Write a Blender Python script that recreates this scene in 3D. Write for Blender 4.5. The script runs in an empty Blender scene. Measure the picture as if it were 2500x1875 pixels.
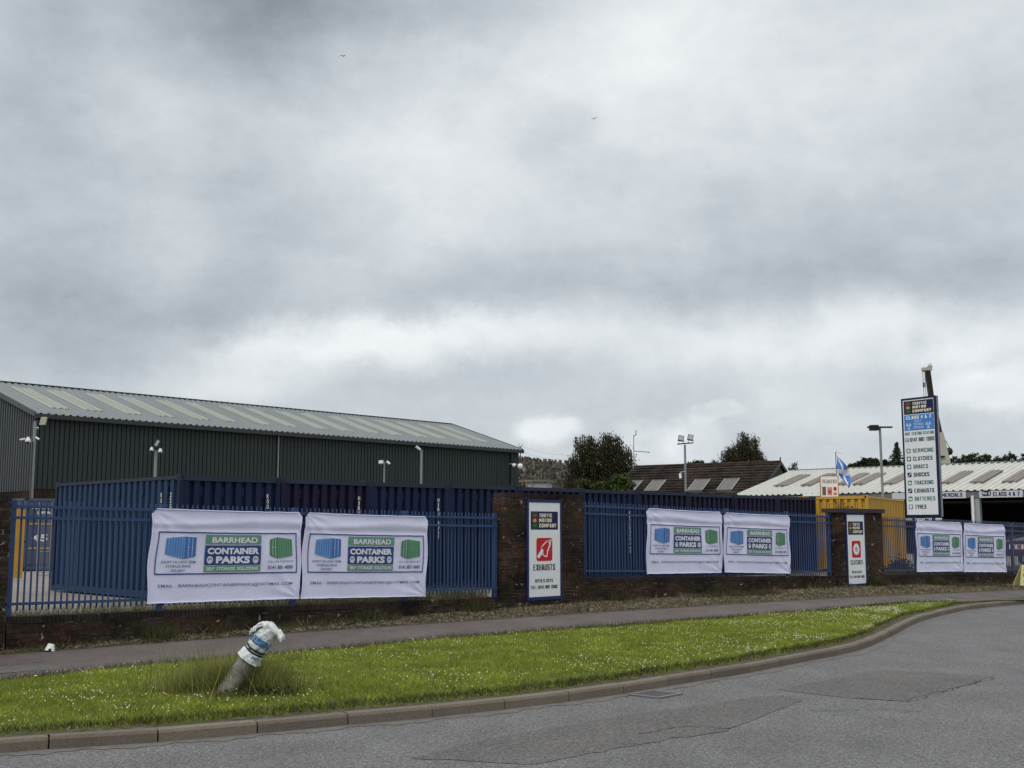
import bpy, math, random
import numpy as np
from mathutils import Vector, Matrix
random.seed(7); rng = np.random.default_rng(7)
scene = bpy.context.scene
COL = scene.collection
R = math.radians

# ------------------------------------------------------------ camera
EYE = 1.9; F = 2850.0; PITCH = R(7.1)
cam = bpy.data.cameras.new('camera'); cam.sensor_width = 36; cam.lens = F/2500*36
cam.clip_start = 0.1; cam.clip_end = 3000
camo = bpy.data.objects.new('camera', cam); COL.objects.link(camo)
camo.location = (0, 0, EYE); camo.rotation_euler = (R(90)+PITCH, 0, 0)
scene.camera = camo
scene.render.resolution_x = 1024; scene.render.resolution_y = 768
scene.view_settings.view_transform = 'Standard'; scene.view_settings.look = 'None'
scene.view_settings.exposure = 0.0; scene.view_settings.gamma = 1
scene.view_settings.use_curve_mapping = False

def ray(u, v):
    x = (u-1250)/F; y = (937.5-v)/F
    return Vector((x, math.cos(PITCH)-y*math.sin(PITCH), math.sin(PITCH)+y*math.cos(PITCH)))
def ground(u, v, z=0.0):
    d = ray(u, v); t = (z-EYE)/d.z
    return Vector((d.x*t, d.y*t, z))
def at(u, v, Y):
    d = ray(u, v); t = Y/d.y
    return Vector((d.x*t, Y, EYE+d.z*t))

# ------------------------------------------------------------ world: overcast sky
SUN_EL, SUN_ROT = R(48), R(215)
world = bpy.data.worlds.new('World'); scene.world = world; world.use_nodes = True
nt = world.node_tree; nt.nodes.clear(); N = nt.nodes; L = nt.links
def nn(t, **k):
    n = N.new(t)
    for a, b in k.items(): setattr(n, a, b)
    return n
tc = nn('ShaderNodeTexCoord')
sep = nn('ShaderNodeSeparateXYZ'); L.new(tc.outputs['Generated'], sep.inputs[0])
def m(op, a, b=None, c=None, clamp=False):
    n = nn('ShaderNodeMath', operation=op, use_clamp=clamp)
    for i, x in enumerate((a, b, c)):
        if x is None: continue
        if isinstance(x, (int, float)): n.inputs[i].default_value = x
        else: L.new(x, n.inputs[i])
    return n.outputs[0]
zc = m('MAXIMUM', sep.outputs[2], 0.0); zz = m('ADD', zc, 0.16)
cmb = nn('ShaderNodeCombineXYZ')
L.new(m('DIVIDE', sep.outputs[0], zz), cmb.inputs[0]); L.new(m('DIVIDE', sep.outputs[1], zz), cmb.inputs[1])
smp = nn('ShaderNodeMapping'); smp.inputs['Scale'].default_value = (1, 1, 2.3); smp.inputs['Rotation'].default_value = (R(6), R(-8), 0); L.new(tc.outputs['Generated'], smp.inputs[0]); strc = smp.outputs[0]
def noise(vec, scale, detail, rough, off=0.0, dist=0.0):
    n = nn('ShaderNodeTexNoise'); n.noise_dimensions = '4D'
    n.inputs['W'].default_value = off; n.inputs['Scale'].default_value = scale
    n.inputs['Detail'].default_value = detail; n.inputs['Roughness'].default_value = rough
    n.inputs['Distortion'].default_value = dist
    L.new(vec, n.inputs['Vector']); return n
n1 = noise(strc, 3.2, 8, 0.56, 3.1, 0.0)
n2 = noise(strc, 8.0, 10, 0.64, 9.4, 0.0)
n4 = noise(tc.outputs['Generated'], 16.0, 9, 0.62, 4.4, 0.0)
n3 = noise(tc.outputs['Generated'], 6.0, 10, 0.66, 1.7, 0.0)
wv = nn('ShaderNodeVectorMath', operation='SUBTRACT'); L.new(n3.outputs['Color'], wv.inputs[0]); wv.inputs[1].default_value = (.5, .5, .5)
ws = nn('ShaderNodeVectorMath', operation='SCALE'); L.new(wv.outputs[0], ws.inputs[0]); ws.inputs['Scale'].default_value = 0.09
wa = nn('ShaderNodeVectorMath', operation='ADD'); L.new(tc.outputs['Generated'], wa.inputs[0]); L.new(ws.outputs[0], wa.inputs[1])
wa2 = nn('ShaderNodeVectorMath', operation='SCALE'); L.new(ws.outputs[0], wa2.inputs[0]); wa2.inputs['Scale'].default_value = 1.5
# cloud masses: soft lumps of the cloud deck, seen as directions on the sky dome (u, v, width, height, brightness)
LUMPS = [(640,-10,430,190,-.27),(30,120,150,240,-.09),(330,110,110,150,.03),(150,640,260,380,-.09),(600,430,140,130,-.07),
 (700,620,160,120,-.08),(330,760,330,130,-.05),(1010,340,300,210,.10),(880,150,150,80,.04),(1560,90,260,170,.13),(1900,200,520,260,.08),
 (1360,320,105,60,-.10),(2300,560,330,190,-.10),(2440,700,150,90,-.12),(1400,705,400,75,-.08),(1800,670,380,110,-.05),
 (1060,690,230,80,-.05),(800,850,300,55,.22),(1000,820,330,50,.10),(560,930,230,45,.16),(300,880,160,60,-.03),(1560,810,480,60,.13),
 (2160,800,330,70,.15),(2440,860,160,70,.10),(2440,965,110,45,.14),(1560,1062,70,44,.11),(1655,1060,56,48,.10),(1320,1062,60,30,.10),(1960,1000,150,80,.08),
 (1310,1050,60,30,.10),(1720,990,60,20,.09),(2265,825,42,32,-.14),(1100,930,300,60,-.04),(2000,1090,500,50,-.05),(60,830,260,110,-.06),(1300,520,400,120,.03),
 (200,230,120,120,-.04),(330,330,120,160,.04),(560,660,90,120,-.06),(430,560,120,100,.05),(1250,230,200,90,.06),(1900,480,260,90,-.04),(2080,640,200,70,-.04),(900,560,160,90,-.03),(620,850,120,30,.10),(1100,800,200,30,.08),(2180,940,180,40,-.05)]
acc = None
for (u, v, ru, rv, amp) in LUMPS:
    d = ray(u, v).normalized()
    mp = nn('ShaderNodeMapping', vector_type='TEXTURE')
    mp.inputs['Location'].default_value = d; mp.inputs['Rotation'].default_value = (0, 0, -math.atan2(d.x, d.y))
    mp.inputs['Scale'].default_value = (1.75*ru/F, .6, 1.75*rv/F)
    L.new(wa.outputs[0], mp.inputs['Vector'])
    ln = nn('ShaderNodeVectorMath', operation='LENGTH'); L.new(mp.outputs[0], ln.inputs[0])
    mr = nn('ShaderNodeMapRange', interpolation_type='SMOOTHSTEP'); L.new(ln.outputs['Value'], mr.inputs['Value'])
    mr.inputs['From Min'].default_value = .45 if ru < 130 and v > 850 else 0; mr.inputs['From Max'].default_value = 1
    mr.inputs['To Min'].default_value = amp*1.12; mr.inputs['To Max'].default_value = 0
    acc = mr.outputs[0] if acc is None else m('ADD', acc, mr.outputs[0])
a1 = m('MULTIPLY', m('SUBTRACT', n1.outputs['Fac'], .5), .34)
a2 = m('MULTIPLY', m('SUBTRACT', n2.outputs['Fac'], .5), .34)
a3 = m('ADD', m('MULTIPLY', m('SUBTRACT', n3.outputs['Fac'], .5), .16), m('MULTIPLY', m('SUBTRACT', m('ABSOLUTE', m('SUBTRACT', n4.outputs['Fac'], .5)), .08), -.22))
zen = m('MULTIPLY', m('MAXIMUM', m('SUBTRACT', sep.outputs[2], .42), 0.0), 0.9)
lum = m('ADD', m('ADD', m('ADD', m('ADD', a1, a2), a3), acc), m('ADD', .66, zen))
lum = m('MAXIMUM', lum, .2)
cr = nn('ShaderNodeValToRGB'); L.new(lum, cr.inputs[0])
e = cr.color_ramp.elements
e[0].position = .2; e[0].color = (.172, .197, .225, 1); e[1].position = 1.0; e[1].color = (.96, .985, 1.0, 1)
x = e.new(.42); x.color = (.37, .412, .452, 1)
x = e.new(.6); x.color = (.55, .60, .64, 1)
x = e.new(.8); x.color = (.755, .795, .82, 1)
sky = nn('ShaderNodeTexSky', sky_type='NISHITA'); sky.sun_disc = False
sky.sun_elevation = SUN_EL; sky.sun_rotation = SUN_ROT
bgs = nn('ShaderNodeBackground'); L.new(sky.outputs[0], bgs.inputs[0]); bgs.inputs[1].default_value = .1
bgc = nn('ShaderNodeBackground'); L.new(cr.outputs[0], bgc.inputs[0])
L.new(m('ADD', 1.0, m('MULTIPLY', zen, 1.2)), bgc.inputs[1])
mx = nn('ShaderNodeMixShader'); mx.inputs[0].default_value = .95
L.new(bgs.outputs[0], mx.inputs[1]); L.new(bgc.outputs[0], mx.inputs[2])
wo = nn('ShaderNodeOutputWorld'); L.new(mx.outputs[0], wo.inputs[0])

sl = bpy.data.lights.new('sun', 'SUN'); sl.energy = 1.0; sl.angle = R(14); sl.color = (1, .96, .9)
so = bpy.data.objects.new('sun', sl); COL.objects.link(so)
sd = Vector((math.sin(SUN_ROT)*math.cos(SUN_EL), math.cos(SUN_ROT)*math.cos(SUN_EL), math.sin(SUN_EL)))
so.rotation_euler = sd.to_track_quat('Z', 'Y').to_euler()

# ------------------------------------------------------------ helpers
def tag(o, label=None, cat=None, group=None, kind=None):
    if label: o['label'] = label
    if cat: o['category'] = cat
    if group: o['group'] = group
    if kind: o['kind'] = kind
    return o
def empty(name, loc, rz=0.0, label=None, cat=None, group=None):
    o = bpy.data.objects.new(name, None); COL.objects.link(o); o.empty_display_size = .2
    o.location = loc; o.rotation_euler = (0, 0, rz)
    return tag(o, label, cat, group)
def link(name, me, parent=None, loc=None, rz=None):
    o = bpy.data.objects.new(name, me); COL.objects.link(o)
    if parent: o.parent = parent
    if loc is not None: o.location = loc
    if rz is not None: o.rotation_euler = (0, 0, rz)
    return o
class MB:
    def __init__(s): s.v = []; s.f = []; s.sm = []
    def add(s, vs, fs, smooth=False):
        b = len(s.v); s.v += [tuple(p) for p in vs]
        for f in fs: s.f.append([b+i for i in f]); s.sm.append(smooth)
        return s
    def box(s, x0, x1, y0, y1, z0, z1, M=None):
        vs = [Vector((x, y, z)) for z in (z0, z1) for y in (y0, y1) for x in (x0, x1)]
        if M: vs = [M @ p for p in vs]
        return s.add(vs, [(0,2,3,1),(4,5,7,6),(0,1,5,4),(2,6,7,3),(0,4,6,2),(1,3,7,5)])
    def bar(s, p0, p1, w, h=None, up=(0,0,1)):
        h = h or w; p0 = Vector(p0); p1 = Vector(p1); d = (p1-p0).normalized()
        u = Vector(up); a = d.cross(u)
        if a.length < 1e-3: a = d.cross(Vector((0, 1, 0)))
        a.normalize(); b = a.cross(d)
        vs = [p + a*sx*w/2 + b*sy*h/2 for p in (p0, p1) for sx, sy in ((-1,-1),(1,-1),(1,1),(-1,1))]
        return s.add(vs, [(0,1,2,3),(7,6,5,4),(0,4,5,1),(1,5,6,2),(2,6,7,3),(3,7,4,0)])
    def cyl(s, p0, p1, r0, r1=None, n=10, smooth=True, caps=True):
        r1 = r0 if r1 is None else r1; p0 = Vector(p0); p1 = Vector(p1); d = (p1-p0).normalized()
        a = d.orthogonal().normalized(); b = d.cross(a)
        vs = [p + (a*math.cos(2*math.pi*i/n)+b*math.sin(2*math.pi*i/n))*r for p, r in ((p0, r0), (p1, r1)) for i in range(n)]
        s.add(vs, [(i, (i+1) % n, n+(i+1) % n, n+i) for i in range(n)], smooth)
        if caps:
            s.add(vs[:n], [tuple(reversed(range(n)))]); s.add(vs[n:], [tuple(range(n))])
        return s
    def sphere(s, c, r, n=8, sq=(1,1,1)):
        c = Vector(c); vs = []; k = max(3, n//2)
        for j in range(k+1):
            t = math.pi*j/k
            for i in range(n):
                a = 2*math.pi*i/n
                vs.append(c+Vector((math.sin(t)*math.cos(a)*sq[0], math.sin(t)*math.sin(a)*sq[1], math.cos(t)*sq[2]))*r)
        fs = [(j*n+i, (j+1)*n+i, (j+1)*n+(i+1) % n, j*n+(i+1) % n) for j in range(k) for i in range(n)]
        return s.add(vs, fs, True)
    def prism(s, pts, y0, y1):       # polygon in x,z extruded along y
        n = len(pts)
        vs = [(x, y0, z) for x, z in pts]+[(x, y1, z) for x, z in pts]
        s.add(vs, [tuple(range(n)), tuple(reversed(range(n, 2*n)))]+[(i, i+n, (i+1) % n+n, (i+1) % n) for i in range(n)])
        return s
    def mesh(s, name, mat):
        me = bpy.data.meshes.new(name); me.from_pydata(s.v, [], s.f)
        if any(s.sm): me.polygons.foreach_set('use_smooth', s.sm)
        if mat: me.materials.append(mat)
        me.update(); return me
    def build(s, name, mat, parent=None, **k):
        return link(name, s.mesh(name, mat), parent, **k)
def np_mesh(name, V, Fc, mat, smooth=False):
    me = bpy.data.meshes.new(name); k = Fc.shape[1]
    me.vertices.add(len(V)); me.vertices.foreach_set('co', V.astype(np.float32).ravel())
    me.loops.add(Fc.size); me.loops.foreach_set('vertex_index', Fc.astype(np.int32).ravel())
    me.polygons.add(len(Fc)); me.polygons.foreach_set('loop_start', np.arange(0, Fc.size, k, dtype=np.int32))
    me.polygons.foreach_set('loop_total', np.full(len(Fc), k, dtype=np.int32))
    if smooth: me.polygons.foreach_set('use_smooth', np.ones(len(Fc), dtype=bool))
    me.materials.append(mat); me.update(calc_edges=True); me.validate(); return me

# ------------------------------------------------------------ materials
class MT:
    """small node-material writer"""
    def __init__(s, name, rough=.7, spec=.3, metal=0.0):
        s.m = bpy.data.materials.new(name); s.m.use_nodes = True; s.t = s.m.node_tree
        s.b = s.t.nodes['Principled BSDF']; s.b.inputs['Roughness'].default_value = rough
        s.b.inputs['Metallic'].default_value = metal
        s.b.inputs['Specular IOR Level'].default_value = spec
        s.geo = s.n('ShaderNodeNewGeometry'); s.pos = s.geo.outputs['Position']
    def n(s, t, **k):
        x = s.t.nodes.new(t)
        for a, b in k.items(): setattr(x, a, b)
        return x
    def l(s, a, b): s.t.links.new(a, b)
    def noise(s, scale, detail=4, rough=.55, vec=None, dist=0, stretch=None):
        x = s.n('ShaderNodeTexNoise'); x.inputs['Scale'].default_value = scale; x.inputs['Detail'].default_value = detail
        x.inputs['Roughness'].default_value = rough; x.inputs['Distortion'].default_value = dist
        v = vec or s.pos
        if stretch:
            mp = s.n('ShaderNodeMapping'); mp.inputs['Scale'].default_value = stretch; s.l(v, mp.inputs[0]); v = mp.outputs[0]
        s.l(v, x.inputs['Vector']); return x.outputs['Fac']
    def vor(s, scale):
        x = s.n('ShaderNodeTexVoronoi'); x.inputs['Scale'].default_value = scale; s.l(s.pos, x.inputs['Vector']); return x
    def ramp(s, fac, stops):
        x = s.n('ShaderNodeValToRGB'); s.l(fac, x.inputs[0]); e = x.color_ramp.elements
        while len(e) < len(stops): e.new(.5)
        for i, (p, c) in enumerate(stops):
            e[i].position = p; e[i].color = (*c, 1) if len(c) == 3 else c
        return x.outputs[0]
    def math(s, op, a, b, clamp=False):
        x = s.n('ShaderNodeMath', operation=op, use_clamp=clamp)
        for i, q in enumerate((a, b)):
            if isinstance(q, (int, float)): x.inputs[i].default_value = q
            else: s.l(q, x.inputs[i])
        return x.outputs[0]
    def mix(s, fac, a, b, mode='MIX'):
        x = s.n('ShaderNodeMix', data_type='RGBA', blend_type=mode)
        for sock, q in ((x.inputs[0], fac), (x.inputs[6], a), (x.inputs[7], b)):
            if isinstance(q, (int, float)): sock.default_value = q
            elif isinstance(q, tuple): sock.default_value = (*q, 1)
            else: s.l(q, sock)
        return x.outputs[2]
    def col(s, c):
        if isinstance(c, tuple): s.b.inputs['Base Color'].default_value = (*c, 1)
        else: s.l(c, s.b.inputs['Base Color'])
        return s
    def bump(s, h, strength=.3, dist=.01):
        x = s.n('ShaderNodeBump'); x.inputs['Strength'].default_value = strength; x.inputs['Distance'].default_value = dist
        s.l(h, x.inputs['Height']); s.l(x.outputs[0], s.b.inputs['Normal']); return s
    def island(s):
        oi = s.n('ShaderNodeObjectInfo')
        return s.math('FRACT', s.math('ADD', oi.outputs['Random'], s.geo.outputs['Random Per Island']), 0)
def sc(c, k): return tuple(min(1, x*k) for x in c)
def painted(name, c, rough=.5, var=.25, scale=1.5, grime=.35, spec=.35, metal=0, bump=0):
    t = MT(name, rough, spec, metal)
    a = t.noise(scale, 6, .6); base = t.mix(a, sc(c, 1-var), sc(c, 1+var))
    g = t.ramp(t.noise(scale*3.1, 5, .7, stretch=(1, 1, .25)), [(.5, (0,0,0)), (.8, (1,1,1))])
    t.col(t.mix(t.math('MULTIPLY', g, grime), base, sc((c[0]*.6+.02, c[1]*.6+.018, c[2]*.6+.015), .8)))
    if bump: t.bump(t.noise(40, 4), bump, .004)
    return t.m
def plain(name, c, rough=.6, spec=.3, metal=0):
    t = MT(name, rough, spec, metal); t.col(c); return t.m

M = {}
M['navy'] = painted('navy_paint', (.012, .022, .115), .5, .15)
M['blue_fence'] = painted('blue_gloss_paint', (.032, .066, .158), .5, .25, 2.5, .3, .25)
M['blue_fence_dull'] = painted('faded_blue_paint', (.055, .068, .125), .6, .3, 2.5, .5)
M['container_blue'] = painted('container_navy_blue', (.0080, .0165, .048), .6, .35, .7, .35, .2)
M['container_blue_b'] = painted('container_dark_navy', (.0105, .0100, .034), .6, .35, .7, .35, .2)
M['container_side'] = painted('container_lit_side_blue', (.0125, .036, .084), .55, .25, .7, .3, .2)  # lighter copy of the container blue: light on the long side painted in
M['container_rail'] = painted('container_toplit_dusty_rail', (.026, .034, .058), .65, .3, .9, .5, .2)  # paler tone paints in the top-lit edge of rails and castings, plus dust
M['container_grey'] = painted('container_grey_blue', (.075, .09, .145), .6, .3, .8, .5, .2)
M['container_yellow'] = painted('container_yellow', (.50, .285, .032), .5, .22, 1.0, .45)
M['yellow'] = painted('yellow_paint', (.5, .27, .04), .5, .2)
M['white_letter'] = plain('white_lettering', (.75, .75, .74), .6)
M['black_letter'] = plain('black_lettering', (.02, .02, .022), .6)
M['dark'] = plain('dark_steel', (.012, .012, .014), .6)
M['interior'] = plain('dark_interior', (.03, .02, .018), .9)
M['galv'] = painted('galvanised_steel', (.26, .27, .28), .45, .2, 3, .3, .5, .4)
M['white_plastic'] = plain('white_plastic', (.72, .73, .72), .4)
M['lens'] = plain('dark_lens', (.01, .01, .012), .1, .6)
M['flood_glass'] = plain('floodlight_glass', (.28, .31, .33), .2, .6)
def brick_mat(name, cols, fleck=.72, moss=.35):
    t = MT(name, .92, .15)
    c = t.ramp(t.island(), [(i/(len(cols)-1), q) for i, q in enumerate(cols)])
    c = t.mix(t.noise(1.1, 5, .7), sc((1,1,1), .45), (1,1,1), 'MIX') if False else c
    g = t.ramp(t.noise(.9, 5, .65), [(.36, (.26,.27,.27)), (.62, (1.05,.98,.92))])
    c = t.mix(1.0, c, g, 'MULTIPLY')
    n = t.ramp(t.noise(22, 3, .7), [(.3, (.7,.7,.7)), (.7, (1.2,1.2,1.2))]); c = t.mix(1.0, c, n, 'MULTIPLY')
    mo = t.ramp(t.noise(1.7, 6, .75, dist=.6), [(.48, (0,0,0)), (.62, (1,1,1))])
    c = t.mix(t.math('MULTIPLY', mo, moss), c, (.045, .05, .022))
    fl = t.ramp(t.noise(8.5, 3, .6, dist=.4), [(fleck-.055, (0,0,0)), (fleck-.03, (1,1,1))])
    c = t.mix(t.math('MULTIPLY', fl, .75), c, (.42, .4, .36))
    t.col(c); t.bump(t.noise(35, 4, .7), .5, .006); return t.m
M['brick'] = brick_mat('weathered_red_brick', [(.030,.022,.019), (.070,.036,.027), (.046,.028,.022), (.098,.046,.033), (.034,.026,.024), (.078,.058,.048), (.055,.034,.028)])
M['brick_edge'] = brick_mat('dark_engineering_brick', [(.034,.026,.028), (.048,.036,.038), (.04,.028,.028), (.056,.042,.040)], .76, .3)
t = MT('old_mortar', .95, .1); t.col(t.ramp(t.noise(3, 6, .7), [(.40, (.022,.02,.018)), (.53, (.07,.062,.055)), (.62, (.20,.185,.165))])); t.bump(t.noise(60), .6, .006); M['mortar'] = t.m
# ground materials
def tarmac(name, lo, hi, sp, patch=.12, fine=75):
    t = MT(name, .85, .25)
    c = t.mix(t.noise(.35, 5, .6), lo, hi)
    big = t.ramp(t.noise(1.3, 6, .7, stretch=(1, .6, 1)), [(.3, (1-patch,)*3), (.7, (1+patch,)*3)]); c = t.mix(1.0, c, big, 'MULTIPLY')
    s1 = t.ramp(t.noise(fine, 2, .8), [(.36, (.45,.45,.45)), (.5, (.95,.95,.95)), (.64, (1.6,1.6,1.62))]); c = t.mix(sp, c, t.mix(1.0, c, s1, 'MULTIPLY'))
    s2 = t.ramp(t.noise(fine*.37, 2, .8), [(.35, (.75,.75,.75)), (.65, (1.25,1.25,1.25))]); c = t.mix(sp, c, t.mix(1.0, c, s2, 'MULTIPLY'))
    t.col(c); t.bump(t.noise(fine*.9, 3, .7), .7, .01); return t.m
M['road'] = tarmac('road_chippings', (.097, .094, .093), (.150, .147, .147), 1.0, .20, 42)
M['road_patch'] = tarmac('road_patch_tar', (.088, .082, .078), (.120, .113, .108), .9, .15, 45)
M['path'] = tarmac('footpath_tarmac', (.082, .068, .061), (.118, .099, .090), .6, .25, 60)
t = MT('kerb_concrete', .9, .2)
c = t.mix(t.noise(1.2, 6, .7), (.10, .083, .064), (.19, .163, .13))
c = t.mix(1.0, c, t.ramp(t.noise(60, 3, .7), [(.3, (.75,.75,.75)), (.7, (1.25,1.25,1.25))]), 'MULTIPLY')
c = t.mix(1.0, c, t.ramp(t.island(), [(0, (.85,.85,.85)), (1, (1.12,1.1,1.08))]), 'MULTIPLY')
t.col(c); t.bump(t.noise(50, 4), .5, .005); M['kerb'] = t.m
t = MT('dirt_litter', .97, .1)
c = t.ramp(t.noise(9, 6, .75), [(.3, (.035,.03,.022)), (.5, (.08,.067,.05)), (.7, (.15,.13,.10))])
c = t.mix(t.ramp(t.noise(1.2, 4), [(.5, (0,0,0)), (.65, (.7,.7,.7))]), c, (.06,.075,.025))
t.col(c); t.bump(t.noise(30, 5, .7), .8, .03); M['dirt'] = t.m
t = MT('verge_soil', .97, .1)
t.col(t.mix(t.noise(.8, 5), (.055, .075, .014), (.085, .11, .02))); t.bump(t.noise(25), .6, .02); M['soil'] = t.m
t = MT('yard_concrete', .9, .2)
t.col(t.mix(t.noise(.6, 6, .7), (.17, .145, .125), (.27, .24, .215))); M['yard'] = t.m
M['field'] = plain('far_field', (.09, .11, .05), .95)
def leafmat(name, stops, big=.5, trans=.25, scale=.6):
    t = MT(name, .7, .2)
    c = t.ramp(t.geo.outputs['Random Per Island'], stops)
    c = t.mix(1.0, c, t.ramp(t.noise(scale, 4, .65), [(.32, (1-big,)*3), (.68, (1+big*.7, 1+big*.6, 1+big*.3))]), 'MULTIPLY')
    t.col(c)
    tr = t.n('ShaderNodeBsdfTranslucent'); t.l(c, tr.inputs[0])
    mxs = t.n('ShaderNodeMixShader'); mxs.inputs[0].default_value = trans
    out = t.t.nodes['Material Output']; t.l(t.b.outputs[0], mxs.inputs[1]); t.l(tr.outputs[0], mxs.inputs[2]); t.l(mxs.outputs[0], out.inputs[0])
    return t.m
M['grass'] = leafmat('verge_grass', [(0, (.12,.165,.02)), (.45, (.23,.295,.036)), (.8, (.34,.39,.06)), (1, (.47,.44,.14))], .42, .3, 2.2)
M['tall_grass'] = leafmat('long_dry_grass', [(0, (.07,.10,.018)), (.5, (.20,.22,.05)), (.85, (.36,.34,.12)), (1, (.48,.42,.24))], .3, .25, 2)
M['dry'] = leafmat('dead_stalks', [(0, (.03,.025,.016)), (.45, (.09,.075,.045)), (.7, (.30,.25,.17)), (.9, (.40,.34,.25)), (1, (.07,.085,.03))], .4, .15, 1.5)
M['weed'] = leafmat('green_weeds', [(0, (.025,.03,.012)), (.6, (.06,.068,.024)), (1, (.15,.125,.06))], .4, .2, 1.5)
M['clover'] = plain('clover_white', (.62, .62, .44), .8)
M['yellow_flower'] = plain('dandelion_yellow', (.72, .58, .02), .8)
M['birch'] = leafmat('birch_leaves', [(0, (.018,.018,.011)), (.5, (.042,.042,.022)), (1, (.085,.08,.04))], .45, .15, .8)
M['bush'] = leafmat('bush_leaves', [(0, (.03,.05,.012)), (.5, (.06,.095,.022)), (1, (.11,.15,.04))], .35, .2, .8)
M['wood_dark'] = leafmat('wood_leaves', [(0, (.013,.02,.011)), (.5, (.028,.038,.018)), (1, (.055,.065,.028))], .5, .15, .25)
M['bark'] = painted('birch_bark', (.09, .08, .07), .9, .4, 3)

# ------------------------------------------------------------ ground, road, kerb, path
def interp(tbl, x):
    return float(np.interp(x, [a for a, b in tbl], [b for a, b in tbl]))
ZB = [(-400,.14),(0,.15),(1240,.27),(1420,.29),(2067,.35),(2142,.34),(2500,.14),(2900,.12)]
KB = [(-420,1872),(0,1840),(112,1831),(380,1814),(628,1792),(851,1771),(1049,1754),(1221,1735),(1368,1717),(1491,1700),(1600,1681.5),(1699,1664),(1787,1652),(1866,1636),(1938,1622),(2002,1609),(2056,1599),(2108,1587),(2155,1566),(2241,1518),(2359,1489),(2500,1474.6),(2800,1462)]
PN = [(-420,1690),(0,1662),(180,1645),(316,1628),(475,1616),(700,1598),(1098,1559),(1500,1529.5),(1952,1497),(2223,1474.6),(2385,1467),(2500,1464),(2800,1454)]
PF = [(-420,1622),(0,1599),(700,1546.5),(1500,1493),(2000,1463),(2500,1440),(2800,1432)]
def smooth_curve(tbl, zf, n=260, u0=-400, u1=2780):
    out = []
    for i in range(n):
        u = u0+(u1-u0)*i/(n-1); out.append(ground(u, interp(tbl, u), zf(u)))
    P = np.array([tuple(p) for p in out])
    for _ in range(5): P[1:-1] = .25*P[:-2]+.5*P[1:-1]+.25*P[2:]
    return [Vector(p) for p in P]
kerb_line = smooth_curve(KB, lambda u: 0.0)
path_near = smooth_curve(PN, lambda u: .12+.35*max(0, interp(ZB, u)-.14))
path_far = smooth_curve(PF, lambda u: interp(ZB, u)-.03)
def frame_dir(h): return Vector((math.sin(h), math.cos(h), 0))
class Frame:
    def __init__(s, ox, oy, heading):
        s.o = Vector((ox, oy, 0)); s.h = heading; s.d = frame_dir(heading); s.n = Vector((-s.d.y, s.d.x, 0)); s.rz = math.pi/2-heading
    def w(s, x, y, z=0): return s.o+s.d*x+s.n*y+Vector((0, 0, z))
    def hit(s, u, v, yo=0.0):
        r = ray(u, v); p0 = s.o+s.n*yo - Vector((0, 0, EYE)); t = p0.dot(s.n)/r.dot(s.n)
        p = r*t + Vector((0, 0, EYE)); return (p-s.o).dot(s.d), p.z
F1 = Frame(-7.4, 17.3, R(45.5)); P1L = 12.45
o2 = F1.w(P1L, 0); F2 = Frame(o2.x, o2.y, R(50.5))
def zbase1(x): return .15+(.27-.15)*x/9.9
def zbase2(x): return interp([(0,.29),(9.2,.35),(11.5,.34),(18.6,.14),(40,.1)], x)
wall_line = [F1.w(x, 0, zbase1(x)) for x in np.linspace(-12, P1L, 50)]+[F2.w(x, 0, zbase2(x)) for x in np.linspace(.3, 40, 90)]

def resample(P, n):
    P = np.array([tuple(p) for p in P]); d = np.r_[0, np.cumsum(np.linalg.norm(np.diff(P, axis=0), axis=1))]
    t = np.linspace(0, d[-1], n); return [Vector([np.interp(q, d, P[:, k]) for k in range(3)]) for q in t]
def loft(name, A, B, mat, kind='structure', rows=1, sag=0):
    mb = MB(); n = len(A)
    for i in range(n):
        for j in range(rows+1):
            p = A[i].lerp(B[i], j/rows); mb.v.append((p.x, p.y, p.z+sag*math.sin(math.pi*j/rows)))
    for i in range(n-1):
        for j in range(rows):
            a = i*(rows+1)+j; mb.f.append([a, a+rows+1, a+rows+2, a+1]); mb.sm.append(True)
    o = mb.build(name, mat); o['kind'] = kind; return o
# normals of kerb line (pointing to the verge)
kn = []
for i, p in enumerate(kerb_line):
    a = kerb_line[max(0, i-1)]; b = kerb_line[min(len(kerb_line)-1, i+1)]; d = (b-a).normalized(); kn.append(Vector((-d.y, d.x, 0)))
kback = [p+n*.13+Vector((0, 0, .112)) for p, n in zip(kerb_line, kn)]
soil_in = [p+n*(.30+.05*math.sin(i*.9)*math.sin(i*.37))+Vector((0, 0, .115)) for i, (p, n) in enumerate(zip(kerb_line, kn))]
def nearest_param(A, B):   # make B run alongside A by pixel u: both sampled on same u grid already
    return B
pn2 = [Vector((p.x, p.y, max(p.z, .1))) for p in path_near]
# path_near may cross soil_in at the right tip: clamp
pn3 = []
for p, s_, n in zip(pn2, soil_in, kn):
    pn3.append(p)
def dist_ok(p, q, n): return (p-q).dot(n)
# ground sheets
big = MB(); S = 900
road = MB(); road.add([(-60,-30,0),(60,-30,0),(130,130,0),(-60,30,0)], [(0,1,2,3)])
o = road.build('road', M['road']); o['kind'] = 'structure'
g = MB(); g.add([(-S,-S,-.05),(S,-S,-.05),(S,S,-.05),(-S,S,-.05)], [(0,1,2,3)]); g.build('ground', M['field'])['kind'] = 'structure'
# yard: behind the wall line
yl = wall_line; mbv = [(p.x, p.y, .42) for p in yl]
far = [(p.x*2.6-20, p.y*2.6+45, .42) for p in yl]
yd = MB(); n = len(yl)
yd.v = mbv+far
for i in range(n-1): yd.f.append([i, i+1, n+i+1, n+i]); yd.sm.append(False)
yd.build('yard', M['yard'])['kind'] = 'structure'
loft('footpath', path_near, path_far, M['path'])
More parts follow.
